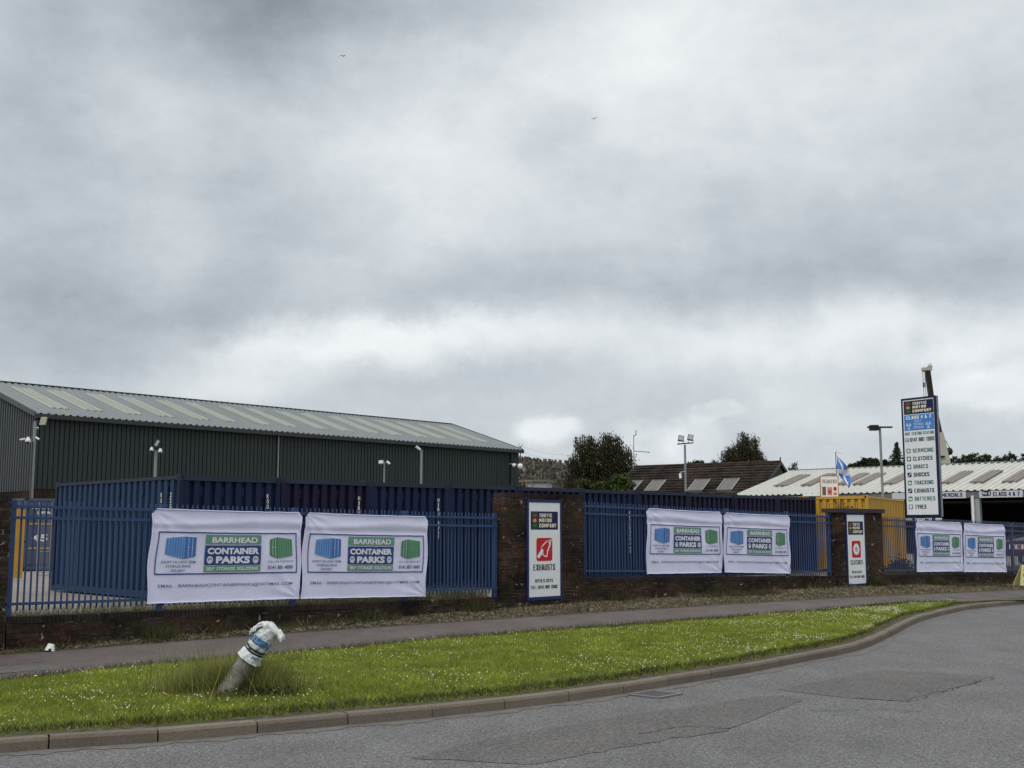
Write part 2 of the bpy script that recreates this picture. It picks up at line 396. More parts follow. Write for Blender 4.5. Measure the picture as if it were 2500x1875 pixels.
# dirt strip from footpath to wall
A = resample(path_far, 160); B = []
wl = np.array([tuple(p) for p in wall_line])
for p in A:
    best = None
    for i in range(len(wl)-1):
        a = Vector(wl[i]); b = Vector(wl[i+1]); ab = (b-a); t = max(0, min(1, (p-a).dot(ab)/ab.dot(ab))); q = a+ab*t
        dd = (Vector((p.x-q.x, p.y-q.y, 0))).length
        if best is None or dd < best[0]: best = (dd, q)
    B.append(best[1])
loft('dirt_strip', [p+Vector((0,0,.004)) for p in A], [p+Vector((0, 0, .01)) for p in B], M['dirt'], rows=3, sag=.03)
dirtA, dirtB = A, B
# verge (earth under the grass), with a narrow bare margin behind the kerb
vergeA = []; vergeB = []
for k, (s_, p, n) in enumerate(zip(soil_in, path_near, kn)):
    q = p+Vector((0, 0, .006))
    if (p-s_).dot(n) < .02: q = s_+Vector((0,0,0)) + n*.02
    vergeA.append(s_); vergeB.append(q)
loft('grass_verge', vergeA, vergeB, M['soil'], rows=4, sag=.03)
loft('verge_margin', [p+Vector((0,0,-.006)) for p in kback], soil_in, M['dirt'])
# pavement of the far right, between kerb back and path where the verge has run out
# kerb stones
kr = empty('kerb', (0, 0, 0)); kr['kind'] = 'structure'
kl = np.array([tuple(p) for p in kerb_line]); kd = np.r_[0, np.cumsum(np.linalg.norm(np.diff(kl, axis=0), axis=1))]
def kp(s): return Vector([np.interp(s, kd, kl[:, k]) for k in range(3)])
# phase so that a joint falls near u=380,v=1814
g0 = ground(380, 1814); s0 = kd[np.argmin(np.linalg.norm(kl-np.array(tuple(g0)), axis=1))]
step = .914; s = s0 % step
while s < kd[-1]-step:
    a = kp(s+.006); b = kp(s+step-.006+random.uniform(-.004, .004)); mdl = (a+b)/2; d = (b-a).normalized(); nrm = Vector((-d.y, d.x, 0)); Lh = (b-a).length
    dz = random.uniform(-.004, .004); ty = random.uniform(-.006, .006)
    me = MB(); pr = [(0+ty,-.08),(.006+ty,.085+dz),(.022+ty,.110+dz),(.128+ty,.116+dz),(.128+ty,-.08)]
    vs = [Vector((x, y, z)) for x in (-Lh/2, Lh/2) for y, z in pr]; k = len(pr)
    me.add(vs, [tuple(range(k))[::-1], tuple(range(k, 2*k))]+[(i, (i+1) % k, k+(i+1) % k, k+i) for i in range(k)])
    me.build('kerb_stone', M['kerb'], kr, loc=(mdl.x, mdl.y, 0), rz=math.atan2(d.y, d.x)); s += step
kj = MB()    # bedding mortar visible in the joints
for i in range(len(kerb_line)-1):
    a, b = kerb_line[i], kerb_line[i+1]; na, nb = kn[i], kn[i+1]
    kj.add([a+na*.06+Vector((0,0,-.05)), b+nb*.06+Vector((0,0,-.05)), b+nb*.06+Vector((0,0,.09)), a+na*.06+Vector((0,0,.09)), b+nb*.12+Vector((0,0,.09)), a+na*.12+Vector((0,0,.09))], [(0,1,2,3),(3,2,4,5)])
kj.build('mortar', M['mortar'], kr)
def crack(name, pts, z, w, mat):
    mb = MB(); rj = random.Random(len(pts)); L_ = []
    for (a, b) in zip(pts, pts[1:]):
        for j in range(14): L_.append(ground(a[0]+(b[0]-a[0])*j/14, a[1]+(b[1]-a[1])*j/14, z)+Vector((rj.gauss(0, .02), rj.gauss(0, .02), 0)))
    for p, q in zip(L_, L_[1:]):
        n_ = (q-p).cross(Vector((0, 0, 1))).normalized()*w*rj.uniform(.3, 1.2); mb.add([p-n_, q-n_, q+n_, p+n_], [(0,1,2,3)])
    o = mb.build(name, mat); o['kind'] = 'structure'
M['crack'] = plain('tar_crack', (.04, .037, .036), .95)
# channel of cleaner silt along the kerb foot, patches
def sheet(name, pts, z, mat):
    P0_ = [ground(u, v, z) for u, v in pts]; Q = []; rj = random.Random(3)
    for i, p in enumerate(P0_):
        q = P0_[(i+1) % len(P0_)]; k_ = max(2, int((q-p).length/.16)); nn_ = (q-p).cross(Vector((0, 0, 1))).normalized()
        for j in range(k_): Q.append(p.lerp(q, j/k_)+nn_*rj.gauss(0, .014))
    pts = Q; mb = MB(); mb.add(Q, [tuple(range(len(Q)))[::-1]]); o = mb.build(name, mat); o['kind'] = 'structure'; return o
sheet('road_patch', [(1898,1682.5),(2146,1635),(2250,1641),(2427,1651),(2330,1678),(2228,1705),(2210,1711),(2088,1705),(1975,1693)], .004, M['road_patch'])
sheet('road_patch', [(1000,1850),(1180,1806),(1350,1775),(1500,1752),(1700,1722),(1850,1702),(1905,1697),(1960,1705),(1930,1722),(1780,1779),(1760,1786),(1640,1803),(1500,1828),(1300,1866)], .004, M['road_patch'])
t = MT('channel_silt', .9, .2); t.col(t.ramp(t.noise(5, 5, .7), [(.3, (.10,.093,.088)), (.7, (.16,.15,.14))])); M['silt'] = t.m
loft('road_channel', [p+Vector((0,0,.004)) - n*(.16+.05*math.sin(i*.35)+.03*math.sin(i*1.1)) for i, (p, n) in enumerate(zip(kerb_line, kn))], [p+Vector((0, 0, .005))+n*.01 for p, n in zip(kerb_line, kn)], M['silt'])
crack('road_crack', [(2090,1703),(2215,1712),(2330,1681),(2440,1650)], .0085, .008, M['crack'])
crack('road_crack', [(1560,1792),(1660,1772),(1790,1776)], .0085, .006, M['crack'])
crack('road_crack', [(1980,1735),(2120,1730),(2260,1736)], .0085, .006, M['crack'])
sheet('path_patch', [(-60,1632),(120,1620),(330,1603),(400,1602),(470,1611),(330,1626),(150,1632),(-60,1648)], .130, M['road_patch'])
crack('path_crack', [(-40,1626),(150,1612),(380,1600),(480,1612)], .134, .010, M['crack'])
# gully grate
gp = ground(1600, 1697, 0); gd = (kp(kd[np.argmin(np.linalg.norm(kl-np.array(tuple(gp)), axis=1))]+.2)-kp(kd[np.argmin(np.linalg.norm(kl-np.array(tuple(gp)), axis=1))]-.2)).normalized()
gr = empty('drain_grate', (gp.x, gp.y, .006), math.atan2(gd.y, gd.x), 'iron drain grate set in the road beside the kerb', 'drain')
fr = MB()
for (a, b, c, d) in ((-.24,.24,-.22,-.18),(-.24,.24,.18,.22),(-.24,-.2,-.18,.18),(.2,.24,-.18,.18)): fr.box(a, b, c, d, -.02, .012)
M['iron'] = painted('worn_iron', (.12, .115, .115), .6, .4, 8, .3, .5, .3)
fr.build('frame', painted('shiny_iron', (.17,.17,.17), .5, .3, 8, .2, .5, .5), gr)
MB().box(-.2,.2,-.18,.18,-.05,-.02+.004).build('pit', M['dark'], gr)
bb = MB().box(-.2,.2,-.009,.009,-.014,.009).mesh('grate_bar', M['iron'])
for i in range(8): link('grate_bar', bb, gr, loc=(0, -.155+i*.044, 0))

# ------------------------------------------------------------ brickwork
BL, BH, BD, JT = .186, .0555, .10, .0095
def wedge_box(w, h, d):
    k = .003; mb = MB(); mb.box(-w/2, w/2, 0, d, 0, h); return mb
brick_me = [MB().box(-BL/2, BL/2, 0, BD, 0, BH).mesh('brick', M['brick']), MB().box(-BL/4+.002, BL/4-.002, 0, BD, 0, BH).mesh('half_brick', M['brick'])]
edge_me = MB().box(-.0275, .0275, 0, .235, 0, .098).mesh('coping_brick', M['brick_edge'])
def lay(root, places, limit=300):
    """places: list of (mesh, name, loc, rz, size key); the first `limit` by key are parts, the rest one stuff part"""
    places.sort(key=lambda q: q[4]); rest = MB()
    for (me, nm, loc, rz, key) in places[:limit]:
        o = link(nm, me, root, loc=loc, rz=rz)
    for (me, nm, loc, rz, key) in places[limit:]:
        T = Matrix.Translation(loc) @ Matrix.Rotation(rz, 4, 'Z')
        rest.add([T @ v.co for v in me.vertices], [tuple(p.vertices) for p in me.polygons])
    if rest.v:
        o = rest.build('bricks', M['brick'], root); o['kind'] = 'stuff'
def brick_wall(fr, x0, x1, ztop, zbot, label, group, depth=.11):
    """low boundary wall along a frame; ztop(x), zbot(x)"""
    root = empty('brick_wall', fr.w(x0, 0, zbot(x0)), fr.rz, label, 'wall', group)
    zr = zbot(x0); places = []; L_ = x1-x0
    slope = (ztop(x1)-ztop(x0))/L_
    n = int(L_/.0645)
    for i in range(n):
        x = .0325+i*.0645
        places.append((edge_me, 'coping_brick', Vector((x, -depth-.012+random.uniform(-.003,.003), ztop(x0+x)-zr-.098+random.uniform(-.003,.003))), random.uniform(-.01,.01), x*.8))
    courses = int((max(ztop(x0), ztop(x1))-min(zbot(x0), zbot(x1))-.10)/(BH+JT))+1
    for c in range(courses):
        for i in range(int(L_/(BL+JT))+1):
            x = BL/2+i*(BL+JT)+(0 if c % 2 else (BL+JT)/2)
            if x+BL/2 > L_: continue
            z = ztop(x0+x)-zr-.108-(c+1)*(BH+JT)
            if z+BH < zbot(x0+x)-zr-.02: continue
            places.append((brick_me[0], 'brick', Vector((x, -depth+random.uniform(-.004,.003), z)), random.uniform(-.008,.008), x))
        if c % 2 == 0: places.append((brick_me[1], 'brick', Vector((BL/4, -depth, ztop(x0)-zr-.108-(c+1)*(BH+JT))), 0, 0))
    lay(root, places)
    mo = MB(); k = 24
    for i in range(k):
        a = L_*i/k; b = L_*(i+1)/k
        mo.add([(a,-depth+.007,-.3),(b,-depth+.007,-.3),(b,-depth+.007,ztop(x0+b)-zr-.012),(a,-depth+.007,ztop(x0+a)-zr-.012),(b,depth,ztop(x0+b)-zr-.012),(a,depth,ztop(x0+a)-zr-.012),(b,depth,-.3),(a,depth,-.3)], [(0,1,2,3),(3,2,4,5),(5,4,6,7)])
    mo.add([(0,-depth+.007,-.3),(0,depth,-.3),(0,depth,ztop(x0)-zr-.012),(0,-depth+.007,ztop(x0)-zr-.012),(L_,-depth+.007,-.3),(L_,depth,-.3),(L_,depth,ztop(x1)-zr-.012),(L_,-depth+.007,ztop(x1)-zr-.012)], [(0,3,2,1),(4,5,6,7)])
    mo.build('mortar', M['mortar'], root)
    return root
def brick_pier(fr, x0, x1, zb, zt, label, th=.165, cap='edge', nm='brick_pier'):
    root = empty(nm, fr.w((x0+x1)/2, 0, zb), fr.rz, label, 'wall pier')
    W = x1-x0; H = zt-zb; hw = W/2; places = []
    courses = int((H-.1)/(BH+JT))
    for c in range(-1, courses):
        z = H-.108-(c+1)*(BH+JT)
        if c == -1: continue
        off = 0 if c % 2 else -(BL+JT)/2
        x = -hw+BL/2+off
        while x < hw:
            if x-BL/2 < -hw-.001: places.append((brick_me[1], 'brick', Vector((-hw+BL/4, -th, z)), 0, abs(z-1.6)))
            elif x+BL/2 > hw+.001:
                if hw-(x-BL/2) > BL/2-.02: places.append((brick_me[1], 'brick', Vector((hw-BL/4, -th, z)), 0, abs(z-1.6)))
            else: places.append((brick_me[0], 'brick', Vector((x, -th+random.uniform(-.003,.003), z)), random.uniform(-.006,.006), abs(z-1.6)))
            x += BL+JT
        for j in (0, 1):   # left return
            places.append((brick_me[j % 2], 'brick', Vector((-hw, -th+BD+.005+BL/2 if j == 0 else -th+BD+.01+BL+.03, z)), -math.pi/2, abs(z-1.6)+.5))
    lay(root, places, 300)
    MB().box(-hw+.006, hw-.002, -th+.007, th, -.3, H-.05).build('mortar', M['mortar'], root)
    if cap == 'edge':
        nC = int(W/.0645); cm = MB().box(-.0275,.0275,0,2*th+.02,0,.098).mesh('coping_brick', M['brick_edge'])
        for i in range(nC): link('coping_brick', cm, root, loc=(-hw+.03+i*W/nC, -th-.01, H-.098+random.uniform(-.003,.003)))
    else:
        mb = MB().box(-hw-.13, hw+.05, -th-.07, th+.07, H-.11, H); mb.build('coping', painted('dark_coping', (.035,.03,.04), .8, .3, 3), root)
    return root
ct1 = lambda x: .637+(.53-.637)*x/9.9
ct2 = lambda x: .85+(.66-.85)*x/9.2
ct3 = lambda x: .63+(.49-.63)*(x-11.5)/7.1
brick_wall(F1, 0, 10.0, ct1, zbase1, 'low brick wall with upright coping bricks under the leftmost stretch of blue fence', 'brick boundary walls')
brick_wall(F2, .0, 9.3, ct2, zbase2, 'low brick wall between the exhausts pier and the clutches pier', 'brick boundary walls')
brick_wall(F2, 11.5, 24, ct3, zbase2, 'lowest dark brick wall, right of the clutches pier', 'brick boundary walls')
brick_pier(F1, 10.0, P1L, .27, 2.655, 'wide tall brick pier carrying the exhausts sign')
brick_pier(F2, 9.35, 11.5, .345, 2.465, 'brick pier with dark flat coping carrying the clutches sign', cap='flat')
brick_pier(F1, -2.2, -.04, .14, 2.40, 'dark brick pier at the far left end of the wall')

# ------------------------------------------------------------ palisade fences
def fence(fr, x0, x1, zt, zb, posts, label, mat):
    """zt(x): top rail height; zb(x): bottom rail height; one object per bar, rail and post"""
    root = empty('railing_fence', fr.w(x0, 0, zb(x0)), fr.rz, label, 'fence', 'blue steel railings on the boundary walls')
    zr = zb(x0); L_ = x1-x0; pitch = .0937; n = int(L_/pitch)
    hs = zt(x0)+.10-(zb(x0)-.10)
    b = MB(); w, d = .026, .014
    b.add([(-w/2,-d/2,0),(w/2,-d/2,0),(w/2,d/2,0),(-w/2,d/2,0),(-w/2,-d/2,hs-.03),(w/2,-d/2,hs-.03),(w/2,d/2,hs-.03),(-w/2,d/2,hs-.03),(0,-d/2,hs),(0,d/2,hs)],
          [(3,2,1,0),(0,1,5,8,4),(2,3,7,9,6),(1,2,6,9,8,5),(3,0,4,8,9,7)])
    me = b.mesh('bar', mat)
    for i in range(1, n+1):
        x = i*pitch
        if any(abs(x0+x-p) < .05 for p in posts): continue
        o = link('bar', me, root, loc=(x, .024, zb(x0+x)-.10-zr))
        o.rotation_euler = (random.gauss(0, .002), random.gauss(0, .003), random.uniform(-.2, .2))
    for f, dz in ((zt, 0), (zt, -.165), (zb, 0)):
        r = MB().bar((0.02, -.008, f(x0)+dz-zr), (L_, -.008, f(x1)+dz-zr), .045, .042); r.build('rail', mat, root)
    for p in posts:
        x = p-x0; MB().box(x-.04, x+.04, -.022, .055, ct_at(fr, p)-zr-.02, zt(p)-zr+.10).build('post', mat, root)
    return root
def ct_at(fr, x):
    if fr is F1: return ct1(x)
    return ct2(x) if x < 10 else ct3(x)
fence(F1, .0, 9.94, lambda x: 2.238-.011*x, lambda x: .815-.011*x, [.05, 2.45, 4.98, 7.5, 9.88], 'bright blue railing fence above the leftmost wall, two banners tied to it', M['blue_fence'])
fence(F2, .05, 9.28, lambda x: 2.42-.0204*x, lambda x: .99-.0239*x, [.12, 2.5, 5.0, 7.4, 9.2], 'blue railing fence between the exhausts pier and the clutches pier', M['blue_fence'])
fence(F2, 11.5, 24, lambda x: 2.18-.0225*(x-11.5), lambda x: .745-.019*(x-11.5), [11.6, 14.1, 16.6, 19.1, 21.6], 'duller blue railing fence right of the clutches pier', M['blue_fence_dull'])

# ------------------------------------------------------------ text
_tc = {}
def txt(sx, bold=.0, shear=0):
    key = (sx, bold, shear)
    if key in _tc: return _tc[key]
    cu = bpy.data.curves.new('t', 'FONT'); cu.body = sx; cu.size = 1; cu.resolution_u = 3; cu.offset = bold; cu.shear = shear
    ob = bpy.data.objects.new('t', cu); COL.objects.link(ob)
    dg = bpy.context.evaluated_depsgraph_get(); me = bpy.data.meshes.new_from_object(ob.evaluated_get(dg))
    V = np.array([(v.co.x, v.co.y) for v in me.vertices]); Fs = [tuple(p.vertices) for p in me.polygons]
    bpy.data.objects.remove(ob); bpy.data.curves.remove(cu); bpy.data.meshes.remove(me)
    mn = V.min(0); mx_ = V.max(0); V = (V-mn)/(mx_-mn); _tc[key] = (V, Fs); return V, Fs
class Print:
    """flat print collected in 2-D and laid on a surface map S(x, y, lift)"""
    def __init__(s, S): s.S = S
    def go(s, name, V, Fs, mat, root, lift):
        mb = MB(); mb.add([s.S(x, y, lift) for x, y in V], Fs); return mb.build(name, mat, root)
    def text(s, sx, x0, x1, y0, y1, mat, root, lift=.007, bold=.01, name='lettering', shear=0):
        V, Fs = txt(sx, bold, shear); W = [(x0+(x1-x0)*a, y0+(y1-y0)*b) for a, b in V]; return s.go(name, W, Fs, mat, root, lift)
    def rect(s, x0, x1, y0, y1, mat, root, lift=.004, name='printed_panel', nx=16, ny=6):
        V = [(x0+(x1-x0)*i/nx, y0+(y1-y0)*j/ny) for j in range(ny+1) for i in range(nx+1)]
        Fs = [(j*(nx+1)+i, j*(nx+1)+i+1, (j+1)*(nx+1)+i+1, (j+1)*(nx+1)+i) for j in range(ny) for i in range(nx)]
        return s.go(name, V, Fs, mat, root, lift)
    def border(s, x0, x1, y0, y1, wx, wy, mat, root, lift=.004, name='border'):
        V = []; Fs = []
        def r(a, b, c, d, nx, ny):
            k = len(V)
            for j in range(ny+1):
                for i in range(nx+1): V.append((a+(b-a)*i/nx, c+(d-c)*j/ny))
            for j in range(ny):
                for i in range(nx): Fs.append((k+j*(nx+1)+i, k+j*(nx+1)+i+1, k+(j+1)*(nx+1)+i+1, k+(j+1)*(nx+1)+i))
        r(x0, x1, y0, y0+wy, 40, 1); r(x0, x1, y1-wy, y1, 40, 1); r(x0, x0+wx, y0+wy, y1-wy, 1, 20); r(x1-wx, x1, y0+wy, y1-wy, 1, 20)
        return s.go(name, V, Fs, mat, root, lift)
    def poly(s, pts, mat, root, lift=.008, name='print'):
        return s.go(name, pts, [tuple(range(len(pts)))], mat, root, lift)
    def multi(s, polys, mat, root, lift=.008, name='print'):
        V = []; Fs = []
        for p in polys:
            Fs.append(tuple(range(len(V), len(V)+len(p)))); V += p
        return s.go(name, V, Fs, mat, root, lift)
def disc(cx, cy, rx, ry, n=20, a0=0, a1=360): return [(cx+rx*math.cos(R(a0+(a1-a0)*i/n)), cy+ry*math.sin(R(a0+(a1-a0)*i/n))) for i in range(n)]
def rrect(x0, x1, y0, y1, rx, ry, n=5):
    P = []
    for cx, cy, a in ((x1-rx, y0+ry, -90), (x1-rx, y1-ry, 0), (x0+rx, y1-ry, 90), (x0+rx, y0+ry, 180)):
        P += [(cx+rx*math.cos(R(a+90*i/n)), cy+ry*math.sin(R(a+90*i/n))) for i in range(n+1)]
    return P
def ring(cx, cy, rx, ry, k=.7, n=20):
    return [[(cx+rx*math.cos(2*math.pi*i/n), cy+ry*math.sin(2*math.pi*i/n)), (cx+rx*math.cos(2*math.pi*(i+1)/n), cy+ry*math.sin(2*math.pi*(i+1)/n)),
             (cx+rx*k*math.cos(2*math.pi*(i+1)/n), cy+ry*k*math.sin(2*math.pi*(i+1)/n)), (cx+rx*k*math.cos(2*math.pi*i/n), cy+ry*k*math.sin(2*math.pi*i/n))] for i in range(n)]
# condensed block capitals for sign writing: strokes on a unit box, as drawn on the boards
G_ = {
 'A': [[(0,0),(.38,1),(.62,1),(1,0)], [(.18,.27),(.82,.27)]], 'B': [[(0,0),(0,1),(.85,1),(1,.88),(1,.62),(.85,.52),(1,.42),(1,.12),(.85,0),(0,0)], [(0,.52),(.85,.52)]],
 'C': [[(1,.80),(1,.88),(.8,1),(.2,1),(0,.85),(0,.15),(.2,0),(.8,0),(1,.12),(1,.20)]], 'D': [[(0,0),(0,1),(.75,1),(1,.85),(1,.15),(.75,0),(0,0)]],
 'E': [[(1,1),(0,1),(0,0),(1,0)], [(0,.52),(.85,.52)]], 'F': [[(1,1),(0,1),(0,0)], [(0,.5),(.85,.5)]],
 'G': [[(1,.80),(1,.88),(.8,1),(.2,1),(0,.85),(0,.15),(.2,0),(.8,0),(1,.12),(1,.42),(.6,.42)]], 'H': [[(0,0),(0,1)], [(1,0),(1,1)], [(0,.52),(1,.52)]],
 'I': [[(.5,0),(.5,1)]], 'K': [[(0,0),(0,1)], [(1,1),(.12,.5),(1,0)]], 'L': [[(0,1),(0,0),(1,0)]], 'M': [[(0,0),(0,1),(.5,.35),(1,1),(1,0)]],
 'N': [[(0,0),(0,1),(1,0),(1,1)]], 'O': [[(.2,0),(0,.15),(0,.85),(.2,1),(.8,1),(1,.85),(1,.15),(.8,0),(.2,0)]], 'P': [[(0,0),(0,1),(.8,1),(1,.88),(1,.58),(.8,.45),(0,.45)]],
 'R': [[(0,0),(0,1),(.8,1),(1,.88),(1,.62),(.8,.5),(0,.5)], [(.8,.5),(1,.38),(1,0)]], 'S': [[(1,.80),(1,.88),(.8,1),(.2,1),(0,.86),(0,.68),(.15,.56),(.85,.44),(1,.32),(1,.14),(.8,0),(.2,0),(0,.12),(0,.20)]],
 'T': [[(0,1),(1,1)], [(.5,1),(.5,0)]], 'U': [[(0,1),(0,.15),(.2,0),(.8,0),(1,.15),(1,1)]], 'V': [[(0,1),(.5,0),(1,1)]], 'W': [[(0,1),(.25,0),(.5,.8),(.75,0),(1,1)]], 'X': [[(0,0),(1,1)], [(0,1),(1,0)]],
 'Y': [[(0,1),(.5,.45),(1,1)], [(.5,.5),(.5,0)]], '0': [[(.2,0),(0,.15),(0,.85),(.2,1),(.8,1),(1,.85),(1,.15),(.8,0),(.2,0)]], '1': [[(.15,.8),(.6,1),(.6,0)]],
 '4': [[(.8,0),(.8,1),(0,.28),(1,.28)]], '5': [[(1,1),(0,1),(0,.56),(.8,.6),(1,.46),(1,.14),(.8,0),(.2,0),(0,.14)]], '6': [[(1,.76),(1,.86),(.8,1),(.2,1),(0,.86),(0,.14),(.2,0),(.8,0),(1,.14),(1,.42),(.8,.55),(0,.55)]],
 '7': [[(0,1),(1,1),(.4,0)]], '8': [[(.2,0),(0,.14),(0,.42),(.2,.53),(0,.64),(0,.86),(.2,1),(.8,1),(1,.86),(1,.64),(.8,.53),(1,.42),(1,.14),(.8,0),(.2,0)], [(.2,.53),(.8,.53)]],
 '9': [[(0,.24),(0,.14),(.2,0),(.8,0),(1,.14),(1,.86),(.8,1),(.2,1),(0,.86),(0,.58),(.2,.45),(1,.45)]], '&': [[(1,0),(.15,.7),(.15,.88),(.35,1),(.65,.88),(.65,.72),(0,.32),(0,.12),(.25,0),(.6,0),(1,.42)]],
 ':': [[(.5,.1),(.5,.22)], [(.5,.62),(.5,.74)]], '.': [[(.5,0),(.5,.1)]]}
def block(s_, t=.17, wl=.46):
    """returns list of quads in a box [0..W] x [0..1] and W; every stroke is its own quad"""
    x = 0; Q = []
    for ch in s_:
        if ch == ' ': x += .30; continue
        w = {'M': .66, 'W': .70, 'I': t, ':': t, '.': t, '1': .30}.get(ch, wl); 
        for pl in G_[ch]:
            th = t*.72; P_ = [(x+t/2+a*(w-t), th/2+b*(1-th)) for a, b in pl]
            for (a, b) in zip(P_, P_[1:]):
                dx, dy = b[0]-a[0], b[1]-a[1]; l = math.hypot(dx, dy) or 1; dx /= l; dy /= l; e = th*.35; tt = abs(dy)*t+abs(dx)*th; nx_, ny_ = -dy*tt/2, dx*tt/2
                c = [(a[0]-dx*e-nx_, a[1]-dy*e-ny_), (b[0]+dx*e-nx_, b[1]+dy*e-ny_), (b[0]+dx*e+nx_, b[1]+dy*e+ny_), (a[0]-dx*e+nx_, a[1]-dy*e+ny_)]
                Q.append([(p, min(1, max(0, q))) for p, q in c])
        x += w+.09
    return Q, x-.09
def block_text(P, s_, x0, x1, y0, y1, mat, root, lift, t=.17, name='lettering'):
    Q, W_ = block(s_, t); mb = MB()
    for k, q in enumerate(Q): mb.add([P.S(x0+(x1-x0)*a/W_, y0+(y1-y0)*b, lift+.00035*(k % 7)) for a, b in q], [(0, 1, 2, 3)])
    o = mb.build(name, mat, root); return o
# ------------------------------------------------------------ banners
t = MT('banner_cloth', .75, .2)
t.col(t.mix(t.noise(2.5, 4), (.67, .67, .86), (.77, .77, .95))); t.bump(t.math('ADD', t.noise(5, 4, .6, dist=1.2), t.noise(3, 3, .5, stretch=(3, 3, .6))), .38, .02)
M['cloth'] = t.m
def inkm(name, c):
    t = MT(name, .75, .2); t.col(t.mix(t.noise(5, 3), sc(c, .88), sc(c, 1.12))); t.bump(t.noise(5, 4, .6, dist=1.2), .4, .02); return t.m
M['ink_green'] = inkm('ink_green', (.14, .30, .205)); M['ink_navy'] = inkm('ink_navy', (.036, .068, .22))
M['ink_blue'] = inkm('ink_sky_blue', (.14, .30, .60)); M['ink_blue_d'] = inkm('ink_mid_blue', (.06, .16, .43))
M['ink_lgreen'] = inkm('ink_leaf_green', (.13, .30, .18)); M['ink_lgreen_d'] = inkm('ink_dark_leaf_green', (.085, .22, .12))
M['ink_grey'] = inkm('ink_grey', (.10, .12, .18)); M['ink_white'] = inkm('ink_white', (.72, .73, .8))
def banner(fr, TL, TR, BR, BL_, label, seed, sag=0.012):
    rr = random.Random(seed)
    c = [fr.hit(u, v, -.075) for u, v in (TL, TR, BR, BL_)]
    x0 = c[3][0]; z0 = min(c[3][1], c[2][1])
    root = empty('banner', fr.w(x0, 0, z0), fr.rz, label, 'banner', 'white printed banners tied to the railings')
    ph = [rr.uniform(0, 6.28) for _ in range(8)]
    def S(a, b, lift=0):
        top = (c[0][0]*(1-a)+c[1][0]*a, c[0][1]*(1-a)+c[1][1]*a); bot = (c[3][0]*(1-a)+c[2][0]*a, c[3][1]*(1-a)+c[2][1]*a)
        x = bot[0]*(1-b)+top[0]*b - x0; z = bot[1]*(1-b)+top[1]*b - z0
        x += .018*math.sin(b*math.pi*3+ph[0])*(1-2*a)*abs(1-2*a)**2
        z += -(.012*math.sin(math.pi*a)*b) + .006*abs(math.sin(a*math.pi*6+ph[7]))*(b-.5)*2
        # folds: creases running from the tied corners, a sag under the top rail, ripples over the bars
        y = -.078 - lift*1.9 - (.004 if lift else 0)
        y -= .010*math.sin(a*7+ph[1])*math.sin(b*3.2+ph[2]) + .006*math.sin(a*19+b*7+ph[3])
        d1 = math.hypot(1-a, b*.55); d2 = math.hypot(a, (1-b)*.55)
        y -= .012*math.exp(-d1*5)*math.sin(math.atan2(b*.55, 1-a+.02)*14+ph[4]) + .010*math.exp(-d2*4)*math.sin(math.atan2((1-b)*.55, a)*14+ph[5])
        y -= .015*math.exp(-((b-.86-.03*math.sin(a*5+ph[6]))/.045)**2)
        y += .012*math.exp(-((b-.80)/.03)**2)
        return (x, y, z)
    nx, ny = 110, 60; V = []; Fs = []
    for j in range(ny+1):
        for i in range(nx+1): V.append(S(i/nx, j/ny))
    def cut(i, j):   # folded-back corners at the ties
        a = i/nx; b = 1-j/ny
        return (a*1.9+b) < .06 or ((1-a)*1.9+b) < .05
    for j in range(ny):
        for i in range(nx):
            if cut(i+.5, j+.5): continue
            k = j*(nx+1)+i; Fs.append((k, k+1, k+nx+2, k+nx+1))
    mb = MB(); mb.add(V, Fs, True); mb.build('cloth', M['cloth'], root)
    # rolled hem along the edges
    hm = MB()
    for ed in ([(i/24*.94+.03, .999) for i in range(25)], [(i/24, .004) for i in range(25)], [(.002, i/16*.95) for i in range(17)], [(.998, i/16*.95) for i in range(17)]):
        for p, q in zip(ed, ed[1:]): hm.cyl(S(*p, .004), S(*q, .004), .009, .009, 5, True, False)
    hm.build('hem', M['cloth'], root)
    # ties
    for (a, b) in ((.03, 1.0), (.97, 1.0), (.0, .03), (1.0, .03), (.25, 1), (.5, 1), (.75, 1), (.0, .5), (1.0, .5)):
        p = Vector(S(a, b)); MB().cyl(p, p+Vector((random.uniform(-.02,.02), .07, .03)), .003, .003, 5).build('cable_tie', M['black_letter'], root)
    P = Print(S)
    P.border(.04, .972, .30, .762, .0065, .014, M['ink_navy'], root)
    P.rect(.342, .7165, .632, .735, M['ink_green'], root); P.rect(.342, .7165, .402, .618, M['ink_navy'], root); P.rect(.342, .7165, .328, .394, M['ink_green'], root)
    W = M['ink_white']; K = M['ink_navy']
    P.text('BARRHEAD', .382, .69, .646, .708, W, root, bold=.03)
    P.text('CONTAINER', .357, .702, .520, .592, W, root, bold=.05)
    P.text('PARKS', .415, .642, .418, .498, W, root, bold=.05)
    P.text('SELF  STORAGE  SOLUTIONS', .357, .70, .342, .379, W, root, bold=.025)
    for cx in (.376, .681):      # padlock badges
        P.multi(ring(cx, .458, .0195, .041, .62, 18), W, root, .007, 'padlock_badge')
        P.multi([rrect(cx-.0075, cx+.0075, .437, .461, .002, .004, 2)] + ring(cx, .463, .006, .014, .6, 10)[:5], W, root, .008, 'padlock')
    # two drawn containers
    def quad2(c4, mt):
        V = []; Fs = []; n_ = 6
        for j in range(n_+1):
            for i in range(n_+1):
                f, g_ = i/n_, j/n_; V.append(tuple((c4[0][k]*(1-f)+c4[1][k]*f)*(1-g_)+(c4[3][k]*(1-f)+c4[2][k]*f)*g_ for k in (0, 1)))
        for j in range(n_):
            for i in range(n_): q_ = j*(n_+1)+i; Fs.append((q_, q_+1, q_+n_+2, q_+n_+1))
        P.go('drawn_container', V, Fs, mt, root, .004)
